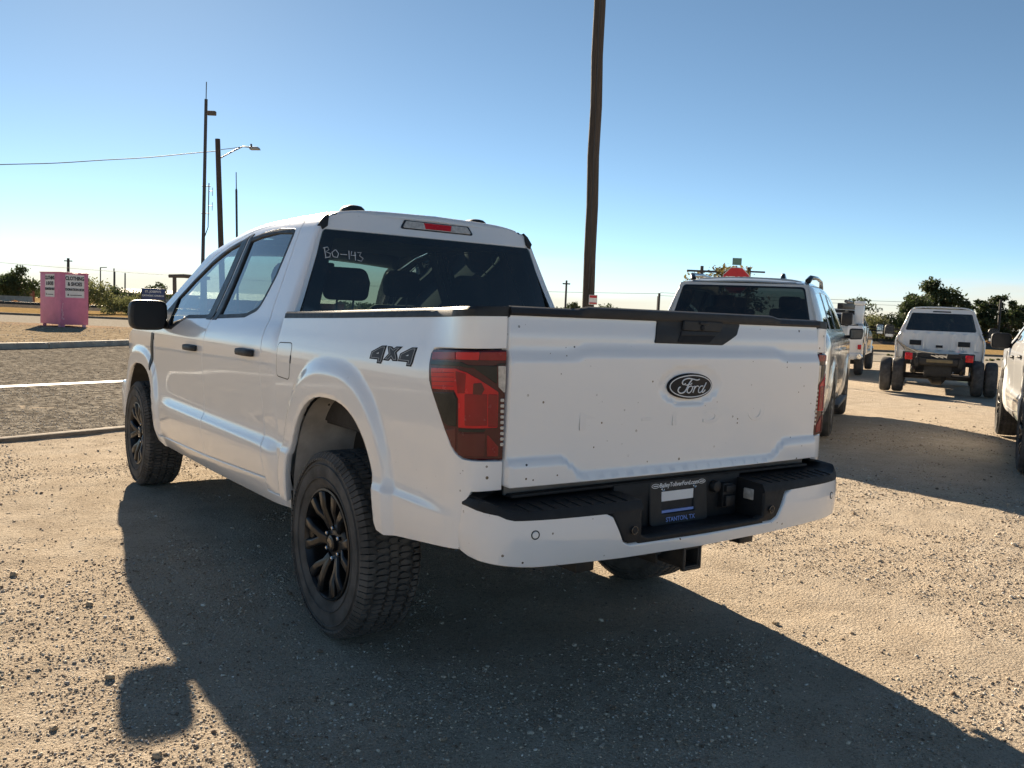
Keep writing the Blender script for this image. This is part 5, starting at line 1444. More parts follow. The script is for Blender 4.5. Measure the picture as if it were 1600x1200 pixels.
def build_suv(name, label, x, y):
    root = empty(name); tag(root, label, 'SUV'); P_ = M['silver_paint']; K = M['black_plastic']
    def arch(A): return arch_pts(A, .34, .34, n=20)
    side = [(.10, .55), (.16, .36), (.62, .33)]+arch(SR)[::-1][1:-1]+[(1.66, .33), (3.74, .33)]+arch(SF)[::-1][1:-1]+[(4.78, .38), (5.12, .46), (5.18, .80), (5.10, 1.02), (4.6, 1.12), (3.95, 1.225), (3.70, 1.275), (.22, 1.275), (.19, 1.20), (.14, 1.02)]
    panel('body_side', side, S_suv, P_, root, step=.05, flip=-1, flange=.03, both=True)
    up_ = [(.19, 1.278), (.32, 1.76), (.36, 1.84), (.44, 1.92), (1.5, 1.94), (2.3, 1.93), (2.75, 1.89), (3.15, 1.74), (3.55, 1.52), (3.92, 1.28)]
    wins = [('quarter_window', [(.40, 1.33, .03), (.52, 1.72, .03), (1.28, 1.755, .02), (1.30, 1.315, .02)], 'glass_dark'),
            ('rear_side_window', [(1.36, 1.315, .02), (1.36, 1.757, .02), (2.18, 1.757, .02), (2.24, 1.315, .02)], 'glass_dark'),
            ('front_side_window', [(2.33, 1.315, .02), (2.28, 1.755, .02), (2.66, 1.735, .05), (3.10, 1.58), (3.52, 1.34, .02), (3.48, 1.315, .02)], 'glass_front')]
    panel('upper_side', up_, S_suv, P_, root, holes=[rnd(q, .02) for _, q, _ in wins], step=.05, flip=-1, flange=.02, both=True)
    for nm, q, mt in wins:
        panel(nm, rnd(q, .02), S_suv, M[mt], root, step=.08, flip=-1, lift=-.004, flange=.01, lip=.002, both=True)
    for yp, w0 in ((1.33, .025), (2.26, .045)):
        panel('pillar_cover', [(yp-w0, 1.31), (yp-w0, 1.76), (yp+w0*.6, 1.76), (yp+w0, 1.31)], S_suv, M['black_gloss'], root, step=.05, flip=-1, lift=.003, flange=.008, both=True)
    for a in (1.72, 2.30, 3.62):
        panel('door_seam', [(a, .42), (a+.01, .42), (a+.01, 1.26), (a, 1.26)], S_suv, M['decal_black'], root, step=.05, flip=-1, lift=.0015, flange=.001, lip=.0005, both=True)
    for a in (1.80, 2.75):
        for s in (-1, 1):
            MB().box((s*1.0, a, 1.06), (.035, .22, .035)).build('door_handle', M['silver_paint'], root, bevel=.01)
    def S_sroof(u, v):
        s = np.abs(u); a, b, c = S_suv(v, 2.62-s); return np.sign(u)*-a, b, c
    panel('roof', [(-.66, .66), (0, .60), (.66, .66), (.66, 2.4), (.56, 2.75), (0, 2.92), (-.56, 2.75), (-.66, 2.4)], S_sroof, P_, root, step=.08, flip=1, flange=.03, lip=.006)
    panel('rear_window', rnd([(-.80, 1.20), (.80, 1.20), (.67, 1.78), (-.67, 1.78)], .05), S_sback, M['glass_black'], root, step=.08, flip=1, lift=.004, flange=.01)
    panel('liftgate', rnd([(-.84, .62), (.84, .62), (.88, 1.0), (.87, 1.24), (.71, 1.81), (-.71, 1.81), (-.87, 1.24), (-.88, 1.0)], .03), S_sback, P_, root, holes=[rnd([(-.79, 1.21), (.79, 1.21), (.66, 1.77), (-.66, 1.77)], .05)], step=.05, flip=1, flange=.03)
    sp_ = MB(); secs = []
    for xx in np.linspace(-.66, .66, 15): secs.append([(xx, .34, 1.835-.05*xx*xx), (xx, .42, 1.862-.08*xx*xx), (xx, .70, 1.895-.10*xx*xx), (xx, .70, 1.84-.1*xx*xx), (xx, .37, 1.815-.05*xx*xx)])
    sp_.loft(secs); sp_.build('roof_spoiler', P_, root, bevel=.008, smooth=40)
    MB().box((0, .385, 1.824), (1.15, .05, .02)).build('spoiler_lip', M['black_gloss'], root, bevel=.006)
    for s in (-1, 1):
        tl_ = MB(); tl_.loft([[(s*.80, .10, .85), (s*.93, .20, .85), (s*.955, .34, .9), (s*.82, .3, .9)], [(s*.78, .15, 1.20), (s*.90, .26, 1.20), (s*.93, .40, 1.20), (s*.80, .4, 1.2)]]); tl_.build('tail_lamp', M['lens_red_deep'], root, bevel=.015)
        MB().tube([(s*.655, .80, 1.868), (s*.68, .86, 1.915), (s*.69, 1.6, 1.945), (s*.685, 2.3, 1.932), (s*.665, 2.62, 1.885), (s*.66, 2.70, 1.85)], [.035, .030, .022, .022, .026, .03], 8).build('roof_rail', M['black_gloss'] if s < 0 else M['black_gloss'], root, smooth=60)
        mb = MB(); mb.loft([[(s*(1.02+.0), 3.36, 1.17), (s*1.20, 3.38, 1.18), (s*1.21, 3.38, 1.34), (s*1.02, 3.36, 1.34)], [(s*1.02, 3.50, 1.19), (s*1.17, 3.50, 1.20), (s*1.18, 3.50, 1.32), (s*1.02, 3.50, 1.32)]]); h_ = mb.build('wing_mirror', K, root, bevel=.03, seg=3, smooth=60)
        MB().box((s*1.115, 3.357, 1.255), (.15, .004, .125)).build('mirror_face', M['black_gloss'], h_); MB().bar((s*.93, 3.48, 1.20), (s*1.06, 3.44, 1.22), .08, .05).build('mirror_arm', K, h_, bevel=.01)
    fn = MB(); fn.loft([[(-.03, .95, 1.885), (.03, .95, 1.885), (.035, 1.12, 1.885), (-.035, 1.12, 1.885)], [(-.014, .97, 1.955), (.014, .97, 1.955), (.016, 1.04, 1.96), (-.016, 1.04, 1.96)]]); fn.build('antenna_fin', M['black_gloss'], root, bevel=.012, seg=3, smooth=60).location = (.36, 0, .01)
    bp_ = MB(); secs = []
    for xx in np.linspace(-.96, .96, 17):
        yy = .0+.20*(abs(xx)/.96)**4; secs.append([(xx, yy+.10, .70), (xx, yy+.01, .66), (xx, yy, .55), (xx, yy+.06, .36), (xx, yy+.3, .34)])
    bp_.loft(secs); bp_.build('rear_bumper', P_, root, bevel=.012, smooth=50)
    panel('hood', [(-.90, 3.85), (0, 3.98), (.90, 3.85), (.86, 4.6), (.72, 5.0), (0, 5.12), (-.72, 5.0), (-.86, 4.6)], lambda u, v: (u, v, 1.215+.05*(1-(u/.9)**2)-.16*np.clip((v-3.9)/1.2, 0, 1.2)**2.2), P_, root, step=.1, flip=1, flange=.03)
    panel('windshield', [(-1, 0), (1, 0), (1, 1), (-1, 1)], lambda u, v: (u*(.80-.19*v), 3.98-1.05*v-(.18-.06*v)*np.abs(u)**2.2, 1.23+.585*v+.03*np.sin(v*PI)-.02*u*u), M['glass_shield'], root, step=.15, flip=1, flange=.005)
    fb = MB(); secs = []
    for xx in np.linspace(-.95, .95, 15):
        yy = 5.33-.22*(abs(xx)/.95)**3; secs.append([(xx, yy-.25, 1.04), (xx, yy-.05, .98), (xx, yy, .62), (xx, yy-.05, .38), (xx, yy-.3, .34)])
    fb.loft(secs); fb.build('front_bumper', P_, root, bevel=.012, smooth=50)
    cb = MB(); cb.box((0, 2.2, .78), (1.72, 3.6, .85)); cb.box((0, 2.6, .40), (1.5, 4.6, .16)); cb.build('cabin_trim', M['trim_dark'], root)
    for s in (-.40, .40):
        for yy in (1.55, 2.55):
            MB().box((s, yy, 1.30), (.48, .14, .50)).build('seat_back', M['seat_cloth'], root, bevel=.05, seg=3); MB().box((s, yy-.03, 1.62), (.26, .10, .17)).build('headrest', M['seat_cloth'], root, bevel=.04, seg=3)
    for s in (-1, 1):
        MB().box((s*.985, 2.7, .34), (.10, 1.9, .05)).build('running_board', K, root, bevel=.015)
        for yy in (1.14, 4.25):
            make_wheel(root, s*.86, yy, .395, Rr=.395, W=.275, side=s, blocks=False, rimmat='steel_grey')
            A = (yy, .40, .46, .46); ap = arch_pts(A, .34, .34, n=16, grow=.01); mb = MB(); mb.loft([[(s*.95, a, b) for a, b in ap], [(s*.62, a, b) for a, b in ap]], cap=False, closed=False); mb.build('wheel_liner', M['steel_dark'], root, smooth=60)
    park(root, x, y); root.rotation_euler.z = SUVH; root.scale = (1.12, 1.03, 1.085)
    return root
# right-front tyre stands at (10.21, 4.95)
SUVH = R(-59.5)
q = Vector((10.21, 4.95, 0))-Matrix.Rotation(SUVH, 3, 'Z')@Vector((1.06, 4.38, 0))
build_suv('sport_utility_vehicle', 'silver full-size SUV with roof rails and dark rear glass parked beyond the tailgate', q.x, q.y)

# ---- white chassis cab with bare frame and dual rear wheels
def duals(root, yy, Rr=.415, W=.235):
    for s in (-1, 1):
        make_wheel(root, s*1.095, yy, Rr, Rr=Rr, W=W, side=-s, blocks=False, rimmat='steel_grey', lug=False)
        make_wheel(root, s*.825, yy, Rr, Rr=Rr, W=W, side=s, blocks=False, rimmat='steel_grey', lug=False)
def S_cc(u, v):
    """chassis-cab rear wall with pressed ribs"""
    u = np.asarray(u, float); v = np.asarray(v, float)
    rib = .022*(.5+.5*np.cos(u*2*PI/.27))**3*sstep(.98, 1.02, v)*(1-sstep(1.40, 1.44, v))
    return u, 1.02+np.maximum(v-1.42, 0)*.17+.04*(np.abs(u)/.9)**4-rib, v
def tow_mirrors(root, x0, y0, z0, face):
    for s in (-1, 1):
        mb = MB(); rings = []
        for yy, k in ((y0-.02, .92), (y0, 1.0), (y0+.07, .95), (y0+.11, .6)):
            rings.append([(s*(x0+.125*k*math.copysign(abs(math.cos(a))**.55, math.cos(a))), yy, z0+.18*k*math.copysign(abs(math.sin(a))**.55, math.sin(a))) for a in np.linspace(0, 2*PI, 20, endpoint=False)])
        h_ = mb.loft(rings).build('tow_mirror', M['black_plastic'], root, smooth=50)
        MB().box((s*x0, y0-.022, z0+.05), (.19, .004, .19)).build('mirror_face', M[face], h_); MB().box((s*x0, y0-.024, z0-.115), (.18, .006, .07)).build('spot_mirror', M['chrome'], h_)
        for dz in (.06, -.06): MB().bar((s*(x0-.08), y0+.05, z0+dz), (s*.92, y0+.12, z0+dz*.8), .035, .05).build('mirror_arm', M['black_plastic'], h_)
def cab_shell(root, yb, P_, roofz=1.98):
    """plain crew of panels for a heavy-duty cab: sides, roof, nose"""
    dz = roofz-1.938; sv = lambda u, v: (S_cab(np.asarray(u)-yb+.80, v)[0]*1.02, np.asarray(u, float)*1.0, S_cab(np.asarray(u)-yb+.80, v)[2]+dz*sstep(1.3, 1.9, v)+.12*(1-sstep(.9, 1.35, v))*0)
    y0 = yb
    side = [(y0, .62), (y0, 1.38), (y0+.03, 1.6), (y0+.09, 1.86), (y0+.10, 1.93), (y0+1.0, 1.945), (y0+1.5, 1.92), (y0+1.9, 1.78), (y0+2.3, 1.56), (y0+2.62, 1.32), (y0+2.62, .62)]
    w1 = rnd([(y0+.40, 1.40), (y0+.40, 1.80), (y0+1.15, 1.84), (y0+1.2, 1.40)], .03); w2 = rnd([(y0+1.30, 1.40), (y0+1.27, 1.83), (y0+1.55, 1.80), (y0+1.95, 1.66), (y0+2.4, 1.36)], .03)
    panel('cab_side', side, sv, P_, root, holes=[w1, w2], step=.05, flip=-1, flange=.03, both=True)
    for w_ in (w1, w2): panel('side_window', w_, sv, M['glass_dark'], root, step=.08, flip=-1, lift=-.004, flange=.008, both=True)
    def rf_(u, v):
        s = np.abs(u); a, b, c = sv(v, 2.565-s); return np.sign(u)*-a, b, c
    panel('roof', [(-.62, y0+.10), (.62, y0+.10), (.62, y0+1.5), (.4, y0+1.72), (0, y0+1.80), (-.4, y0+1.72), (-.62, y0+1.5)], rf_, P_, root, step=.08, flip=1, flange=.03)
    mb = MB(); mb.loft([[(-.94, y0+2.6, .62), (.94, y0+2.6, .62), (.90, y0+2.6, 1.34), (.5, y0+2.62, 1.42), (-.5, y0+2.62, 1.42), (-.90, y0+2.6, 1.34)], [(-.92, y0+3.7, .62), (.92, y0+3.7, .62), (.88, y0+3.7, 1.22), (.5, y0+3.75, 1.30), (-.5, y0+3.75, 1.30), (-.88, y0+3.7, 1.22)]]); mb.build('nose', P_, root, bevel=.04, seg=3, smooth=50)
    panel('windshield', [(-1, 0), (1, 0), (1, 1), (-1, 1)], lambda u, v: (u*(.80-.16*v), y0+2.74-.95*v-.14*np.abs(u)**2.2, 1.32+.60*v+.03*np.sin(v*PI)+dz*v), M['glass_shield'], root, step=.15, flip=1, flange=.005)
    cb = MB(); cb.box((0, y0+1.4, .98), (1.66, 2.6, .68)); cb.build('cabin_trim', M['trim_dark'], root)
    for s in (-.42, .42):
        MB().box((s, y0+1.15, 1.42), (.50, .14, .52)).build('seat_back', M['seat_cloth'], root, bevel=.05, seg=3); MB().box((s, y0+1.10, 1.76), (.27, .10, .17)).build('headrest', M['seat_cloth'], root, bevel=.04, seg=3)
    MB().box((0, y0+3.78, .70), (1.95, .18, .26)).build('front_bumper', M['chrome'], root, bevel=.04)
def build_chassis(x, y):
    root = empty('chassis_cab'); tag(root, 'white chassis cab with bare black frame and dual rear wheels beyond the lot', 'truck')
    P_ = M['white_paint_clean']; D = M['steel_dark']
    cab_shell(root, 1.0, P_, 2.02)
    panel('rear_wall', [(-.94, .80), (.94, .80), (.93, 1.36), (.88, 1.46), (-.88, 1.46), (-.93, 1.36)], S_cc, P_, root, step=.03, flip=1, flange=.03)
    panel('rear_window', rnd([(-.78, 1.47), (.78, 1.47), (.655, 1.90), (-.655, 1.90)], .04), S_cc, M['glass_black'], root, step=.08, flip=1, lift=.002, flange=.01)
    panel('window_surround', [(-.90, 1.455), (.90, 1.455), (.70, 1.96), (-.70, 1.96)], S_cc, P_, root, holes=[rnd([(-.775, 1.475), (.775, 1.475), (.65, 1.895), (-.65, 1.895)], .04)], step=.05, flip=1, flange=.03)
    panel('roof_edge', [(-.66, 1.955), (.66, 1.955), (.60, 2.00), (-.60, 2.00)], S_cc, P_, root, step=.05, flip=1, flange=.05)
    panel('stop_lamp', [(-.20, 1.925), (.20, 1.925), (.19, 1.955), (-.19, 1.955)], S_cc, M['lens_smoke'], root, step=.05, flip=1, lift=.006, flange=.01)
    for xx, w_ in ((-.53, .13), (.53, .13), (0.0, .075)):
        z0, z1 = (1.115, 1.235) if xx else (1.07, 1.13)
        panel('wall_vent', [(xx-w_, z0), (xx+w_, z0), (xx+w_, z1), (xx-w_, z1)], lambda u, v: (u, 0*np.asarray(u)+.985, v), M['black_plastic'], root, step=.05, flip=1, flange=.02)
    for s in (-.42, .42): MB().box((s, 1.25, 2.03), (.09, .08, .035)).build('roof_marker', M['lens_amber'], root, bevel=.01)
    fm = MB()
    for s in (-1, 1): fm.box((s*.43, .6, .78), (.07, 3.6, .20))
    for yy in (-.95, -.3, .35): fm.box((0, yy, .78), (.86, .10, .16))
    fm.box((0, -1.15, .80), (.98, .05, .14)); fm.box((0, -.7, .60), (.55, .55, .26)); fm.tube([(-.8, 0, .415), (.8, 0, .415)], .07, 12); fm.lathe([(-.2, .06), (-.1, .19), (.1, .19), (.2, .06)], 18, c=(0, 0, .42))
    for s in (-1, 1): fm.tube([(s*.5, -.7, .62), (s*.5, 0, .50), (s*.5, .7, .62)], .05, 8); fm.box((s*.30, -1.05, .92), (.28, .10, .12))
    fm.box((0, .45, .66), (1.15, 1.0, .34)); fm.box((-.62, .9, .80), (.34, .5, .30)); fm.box((.60, .9, .80), (.34, .5, .30)); fm.box((0, -.05, .90), (1.2, .30, .10))
    fm.build('frame', D, root, bevel=.01)
    MB().box((.02, -1.19, .815), (.52, .03, .07)).build('rear_crossmember', simple('primer_tan', (.22, .17, .09), .7), root, bevel=.006)
    for s in (-1, 1):
        b_ = MB().box((s*.60, -1.18, .895), (.15, .06, .15)).build('tail_lamp', M['lens_red'], root, bevel=.012); MB().bar((s*.43, -1.15, .86), (s*.60, -1.15, .86), .04, .04).build('lamp_bracket', D, b_)
        MB().box((s*.96, -.05, .875), (.52, .9, .012)).build('mud_guard', D, root) if s > 2 else None
    for k in range(5):
        a = random.uniform(-.8, -.2); MB().tube([(-.95+.05*k, .98, 1.20-.05*k), (-.7, .70, 1.05-.03*k), (a*.6, .2, .96), (-.1+.1*k, -.4, .90), (.1*k, -.9, .88)], .013, 6).build('hose', M['rubber'], root, smooth=60)
    MB().tube([(.30, -1.25, .60), (.30, -1.27, .52), (.62, -1.27, .52), (.62, -1.25, .60)], .016, 6).build('tow_hook', M['steel_grey'], root)
    MB().box((0, 1.6, .72), (1.2, 1.6, .22)).build('fuel_tank', D, root, bevel=.04)
    tow_mirrors(root, 1.22, 2.95, 1.42, 'black_gloss')
    duals(root, 0.0)
    for s in (-1, 1): make_wheel(root, s*.90, 4.0, .415, Rr=.415, W=.235, side=s, blocks=False, rimmat='steel_grey', lug=False)
    park(root, x, y)
q = FR(9.87, 20.0)
build_chassis(q[0], q[1])

# ---- white service truck with tool lockers and gear on top
def build_service(x, y):
    root = empty('service_truck'); tag(root, 'white service truck with tool lockers and gear on top behind the silver SUV', 'truck')
    P_ = M['white_paint_clean']; D = M['steel_dark']
    cab_shell(root, 1.35, P_, 2.02)
    panel('rear_wall', [(-.94, .80), (.94, .80), (.88, 1.46), (.66, 1.98), (-.66, 1.98), (-.88, 1.46)], lambda u, v: (u, 1.40+np.maximum(np.asarray(v)-1.42, 0)*.17, v), P_, root, step=.08, flip=1, flange=.03)
    panel('rear_window', [(-.70, 1.52), (.70, 1.52), (.60, 1.88), (-.60, 1.88)], lambda u, v: (u, 1.39+np.maximum(np.asarray(v)-1.42, 0)*.17, v), M['glass_black'], root, step=.08, flip=1, flange=.01)
    for s in (-1, 1):
        lk_ = MB(); pf = [(-1.25, .62), (-.52, .62), (-.50, .75), (-.38, .92), (-.15, 1.0), (.15, 1.0), (.38, .92), (.50, .75), (.52, .62), (1.22, .62), (1.22, 1.52), (-1.25, 1.52)]
        lk_.prism(pf, lambda u, v, d: (s*d, u, v), .62, 1.03); lk = lk_.build('locker', P_, root, bevel=.012)
        for y0, y1, z0, z1 in ((-1.20, -.56, .68, 1.47), (-.50, .50, 1.06, 1.47), (.56, 1.17, .68, 1.47)):
            d_ = MB().box((s*1.034, (y0+y1)/2, (z0+z1)/2), (.016, y1-y0, z1-z0)).build('locker_door', P_, lk, bevel=.006)
            MB().box((s*1.046, (y0+y1)/2, (z0+z1)/2), (.012, .07, .11)).build('latch', M['black_plastic'], d_, bevel=.004)
    bd = MB(); bd.box((0, 0, .80), (1.3, 2.4, .06)); bd.box((0, -1.28, .62), (2.0, .12, .16)); bd.build('deck', P_, root, bevel=.01)
    fm = MB()
    for s in (-1, 1): fm.box((s*.43, 1.2, .62), (.08, 4.6, .18))
    fm.tube([(-.8, 0, .41), (.8, 0, .41)], .07, 12); fm.build('frame', D, root)
    cr = empty('crane'); cr.parent = root
    MB().box((.50, .95, 1.75), (.34, .34, .5)).build('pedestal', M['black_plastic'], cr, bevel=.03); MB().bar((.55, .95, 2.12), (.30, -.7, 2.10), .16, .18).build('boom', M['black_plastic'], cr, bevel=.02); MB().tube([(.45, -.55, 2.25), (.50, .8, 2.25)], .055, 8).build('ram', M['steel_grey'], cr)
    wt = MB(); wt.box((.86, -.55, 1.86), (.26, .40, .56)); wt.box((.86, -.55, 2.20), (.30, .5, .12)); wt.build('welder', P_, root, bevel=.03)
    MB().lathe([(-.5, 0), (-.48, .16), (.48, .16), (.5, 0)], 16, 'y', c=(.66, -.2, 1.70)).build('air_tank', P_, root, smooth=40)
    MB().box((.2, .1, 1.95), (.5, 1.5, .06)).build('rack', M['black_plastic'], root); MB().box((.55, -.95, 1.72), (.3, .25, .35)).build('hose_reel', M['black_plastic'], root, bevel=.03)
    for s in (-1, 1): MB().box((s*.98, -1.3, .90), (.10, .03, .14)).build('tail_lamp', M['lens_red'], root, bevel=.008); MB().lathe([(-.07, 0), (-.07, .07), (.05, .09), (.07, 0)], 14, 'y', c=(s*1.0, -1.36, .62)).build('rear_lamp', M['chrome'], root)
    tow_mirrors(root, 1.25, 3.3, 1.45, 'glass_mirror')
    for s in (-1, 1):
        make_wheel(root, s*.90, 0, .415, Rr=.415, W=.235, side=s, blocks=False, rimmat='steel_grey', lug=False); make_wheel(root, s*.90, 4.3, .415, Rr=.415, W=.235, side=s, blocks=False, rimmat='steel_grey', lug=False)
    park(root, x, y)
simple('glass_mirror', (.75, .85, .85), .03, metal=1.0, var=.02)
q = FR(10.75, 26.5); q = Vector(q)-Mh@Vector((1.0, 0, 0))
build_service(q.x, q.y)
# ------------------------------------------------------------------ trees and scrub
def leaf_mat(name, c0, c1, c2):
    m, t, p = nodes(name)
    n = noise(t, geoco(t), 1.3, 4, .6); n2 = noise(t, geoco(t), 9, 3)
    c = ramp(t, n, [(.3, c0), (.5, c1), (.7, c2)])
    c = mixc(t, .5, c, ramp(t, n2, [(.3, (.6, .6, .6)), (.7, (1.35, 1.35, 1.3))]), 'MULTIPLY')
    lk(t, c, p.inputs['Base Color']); p.inputs['Roughness'].default_value = .7
    tr = t.nodes.new('ShaderNodeBsdfTranslucent'); lk(t, c, tr.inputs[0])
    mx = t.nodes.new('ShaderNodeMixShader'); mx.inputs[0].default_value = .35
    lk(t, p.outputs[0], mx.inputs[1]); lk(t, tr.outputs[0], mx.inputs[2]); lk(t, mx.outputs[0], t.nodes['Material Output'].inputs[0])
    MATS[name] = m
leaf_mat('leaf_dark', (.030, .045, .018), (.050, .072, .026), (.085, .105, .038))
leaf_mat('leaf_olive', (.11, .115, .045), (.16, .17, .07), (.22, .225, .10))
leaf_mat('leaf_autumn', (.12, .090, .028), (.17, .135, .045), (.13, .15, .045))
leaf_mat('leaf_rust', (.20, .085, .030), (.28, .125, .045), (.30, .20, .08))
wood_mat('bark', (.035, .026, .020), (.085, .065, .05))
def leaf_cloud(name, centers, radii, n, size, mat, flat=.8):
    """n leaf-sized quads spread through overlapping clumps"""
    k = rng.choice(len(centers), n, p=np.array(radii)**2.2/np.sum(np.array(radii)**2.2))
    d = rng.normal(size=(n, 3)); d /= np.linalg.norm(d, axis=1, keepdims=True)
    r = np.array(radii)[k]*(.35+.65*rng.random(n)**.5)*(1+.18*rng.normal(size=n))
    c = np.array(centers)[k]+d*r[:, None]*np.array((1, 1, flat))
    a = rng.normal(size=(n, 3)); a /= np.linalg.norm(a, axis=1, keepdims=True)
    b = np.cross(a, rng.normal(size=(n, 3))); b /= np.linalg.norm(b, axis=1, keepdims=True)
    s = size*(.6+.8*rng.random((n, 1)))
    P = np.stack([c-a*s, c+b*s*.45, c+a*s, c-b*s*.45], 1).reshape(-1, 3)
    P[:, 2] = np.maximum(P[:, 2], Z0)
    me = bpy.data.meshes.new(name)
    me.vertices.add(4*n); me.vertices.foreach_set('co', P.ravel().astype('f'))
    me.loops.add(4*n); me.loops.foreach_set('vertex_index', np.arange(4*n).astype('i'))
    me.polygons.add(n); me.polygons.foreach_set('loop_start', (np.arange(n)*4).astype('i')); me.update(); me.validate()
    return link_mesh(name, me, MATS[mat])
def limb(mb, p, d, L, r, depth, tips):
    n = 5; pts = [Vector(p)]; dd = Vector(d)
    for i in range(n):
        dd = (dd+Vector((random.uniform(-.22, .22), random.uniform(-.22, .22), random.uniform(-.05, .16)))).normalized(); pts.append(pts[-1]+dd*L/n)
    mb.tube(pts, [r*(1-.55*i/n) for i in range(n+1)], 6)
    tips.append(pts[-1])
    if depth:
        for k in range(random.choice((2, 3, 3))):
            q = pts[random.choice((2, 3, 4, 5))]; a = random.uniform(0, 2*PI)
            limb(mb, q, (dd+Vector((math.cos(a), math.sin(a), random.uniform(-.1, .6)))*.95).normalized(), L*random.uniform(.55, .75), r*.5, depth-1, tips)
def tree(name, label, lat, dep, h, wd, mat, leaves, leaf, trunk=.35, cat='tree', group='trees beyond the streets', bare=0.0, seed=1, flat=.8):
    random.seed(seed)
    x, y, _ = FR(lat, dep); o = empty(name, (x, y, Z0)); tag(o, label, cat, group)
    mb = MB(); tips = []
    th = h*trunk
    mb.tube([(x, y, Z0-.1), (x+random.uniform(-.1, .1), y, Z0+th*.5), (x+random.uniform(-.2, .2), y+.1, Z0+th)], [.035*h, .028*h, .024*h], 8)
    for k in range(6):
        a = 2*PI*k/6+random.uniform(-.4, .4); el = random.uniform(.3, 1.3)
        limb(mb, (x, y, Z0+th*random.uniform(.75, 1)), (math.cos(a)*math.cos(el), math.sin(a)*math.cos(el), math.sin(el)), h*.34, .016*h, 2, tips)
    child(mb.build('trunk', MATS['bark'], smooth=60), o)
    cs, rs = [], []
    top = h*(1-bare*.25)
    for k in range(26):
        a = random.uniform(0, 2*PI); v = random.uniform(0, 1)
        rad = (wd/2)*math.sin(PI*min(1, max(.08, v*.86+.12)))**.6*random.uniform(.25, .86)
        zc = th*.75+(top-th*.75)*v*.88
        cs.append((x+math.cos(a)*rad, y+math.sin(a)*rad, Z0+zc)); rs.append(random.uniform(.10, .20)*wd*(1.05-.4*v))
    for q in random.sample(tips, min(14, len(tips))):
        if math.hypot(q.x-x, q.y-y) < wd*.55 and q.z < h+Z0: cs.append(tuple(q)); rs.append(.09*wd)
    child(leaf_cloud('crown', cs, rs, leaves, leaf, mat, flat), o)
    return o
def bush(label, lat, dep, h, wd, mat, n, leaf, seed, group='bushes along the tracks'):
    random.seed(seed); x, y, _ = FR(lat, dep); o = empty('bush', (x, y, Z0)); tag(o, label, 'bush', group)
    cs, rs = [], []
    for k in range(16):
        t = random.uniform(-1, 1); q = FR(lat+t*wd/2*.8, dep+random.uniform(-.25, .25)*wd)
        hh = h*(1-.45*t*t)*random.uniform(.25, .78); cs.append((q[0], q[1], Z0+hh)); rs.append(random.uniform(.22, .36)*h)
    mb = MB()
    for k in range(7):
        q = random.choice(cs); mb.tube([(x+(q[0]-x)*.3, y+(q[1]-y)*.3, Z0-.05), ((x+q[0])/2, (y+q[1])/2, q[2]*.55), q], [.05, .04, .02], 5)
    child(mb.build('stems', MATS['bark']), o)
    child(leaf_cloud('foliage', cs, rs, n, leaf, mat, .85), o); return o
# left, over the tracks
tree('mesquite_tree', 'dark tree with bare upper twigs left of the donation box', -60.5, 105, 4.4, 7.0, 'leaf_dark', 5000, .16, seed=3, bare=1.0)
tree('mesquite_tree', 'small dark tree beyond the tracks at the gable of the brick house', -66.5, 112, 3.4, 5.5, 'leaf_dark', 3200, .16, seed=5)
bush('broad olive green bush directly behind the donation box', -33.0, 66, 2.9, 5.2, 'leaf_olive', 4200, .11, 6)
bush('lower grey green bush right of the broad olive bush', -30.0, 68, 2.0, 4.4, 'leaf_olive', 3200, .10, 8)
bush('dark bush by the donation box on the far verge', -31.8, 61.5, 1.5, 1.8, 'leaf_dark', 2000, .09, 9)
bush('dark scrub behind the donation box beyond the tracks', -42.0, 92, 2.8, 6.0, 'leaf_dark', 2600, .13, 12)
tree('mesquite_tree', 'small dark tree beyond the tracks left of the blue board', -41.5, 100, 3.3, 3.6, 'leaf_dark', 1400, .14, seed=15)
# behind the utility pole
tree('mesquite_tree', 'low scrubby tree seen just past the rear pillar of the near pickup', 6.6, 100, 3.4, 3.4, 'leaf_dark', 1800, .13, seed=21, bare=.6)
tree('mesquite_tree', 'low spreading dark tree right of the utility pole foot', 10.8, 98, 2.8, 4.6, 'leaf_dark', 2200, .13, seed=24)
# behind the stop sign
tree('elm_tree', 'sparse yellowing tree spreading behind the stop sign', 14.3, 60, 5.6, 6.4, 'leaf_autumn', 3000, .15, seed=31, trunk=.3)
tree('elm_tree', 'dark green tree showing between the silver SUV and the service truck', 35.0, 88, 4.8, 4.2, 'leaf_dark', 1800, .15, seed=33)
# right, beyond the chassis cab
tree('oak_tree', 'large round dark green tree behind the chassis cab', 43.3, 90, 6.9, 7.6, 'leaf_dark', 9500, .19, seed=41, trunk=.25)
tree('oak_tree', 'wide lower tree with thin twiggy top left of the large round tree', 38.8, 84, 5.0, 7.0, 'leaf_dark', 8000, .15, seed=43, trunk=.2, bare=.4)
tree('elm_tree', 'slim dark green tree right of the chassis cab roof', 49.2, 92, 5.2, 3.8, 'leaf_dark', 6000, .17, seed=45, trunk=.25)
tree('elm_tree', 'taller loose dark tree behind the wooden pole on the right', 52.6, 94, 5.9, 4.6, 'leaf_dark', 6500, .17, seed=47, trunk=.25)
tree('elm_tree', 'dark tree behind the mirror of the white pickup at the lot edge', 56.0, 96, 4.6, 5.0, 'leaf_dark', 6500, .17, seed=49, trunk=.25)
bush('bright green bush between the service truck mirror and the chassis cab', 33.6, 80, 2.6, 3.6, 'leaf_olive', 3600, .11, 51)
bush('light green bush right of the chassis cab over the tracks', 52.0, 86, 1.7, 4.2, 'leaf_olive', 2400, .11, 53)
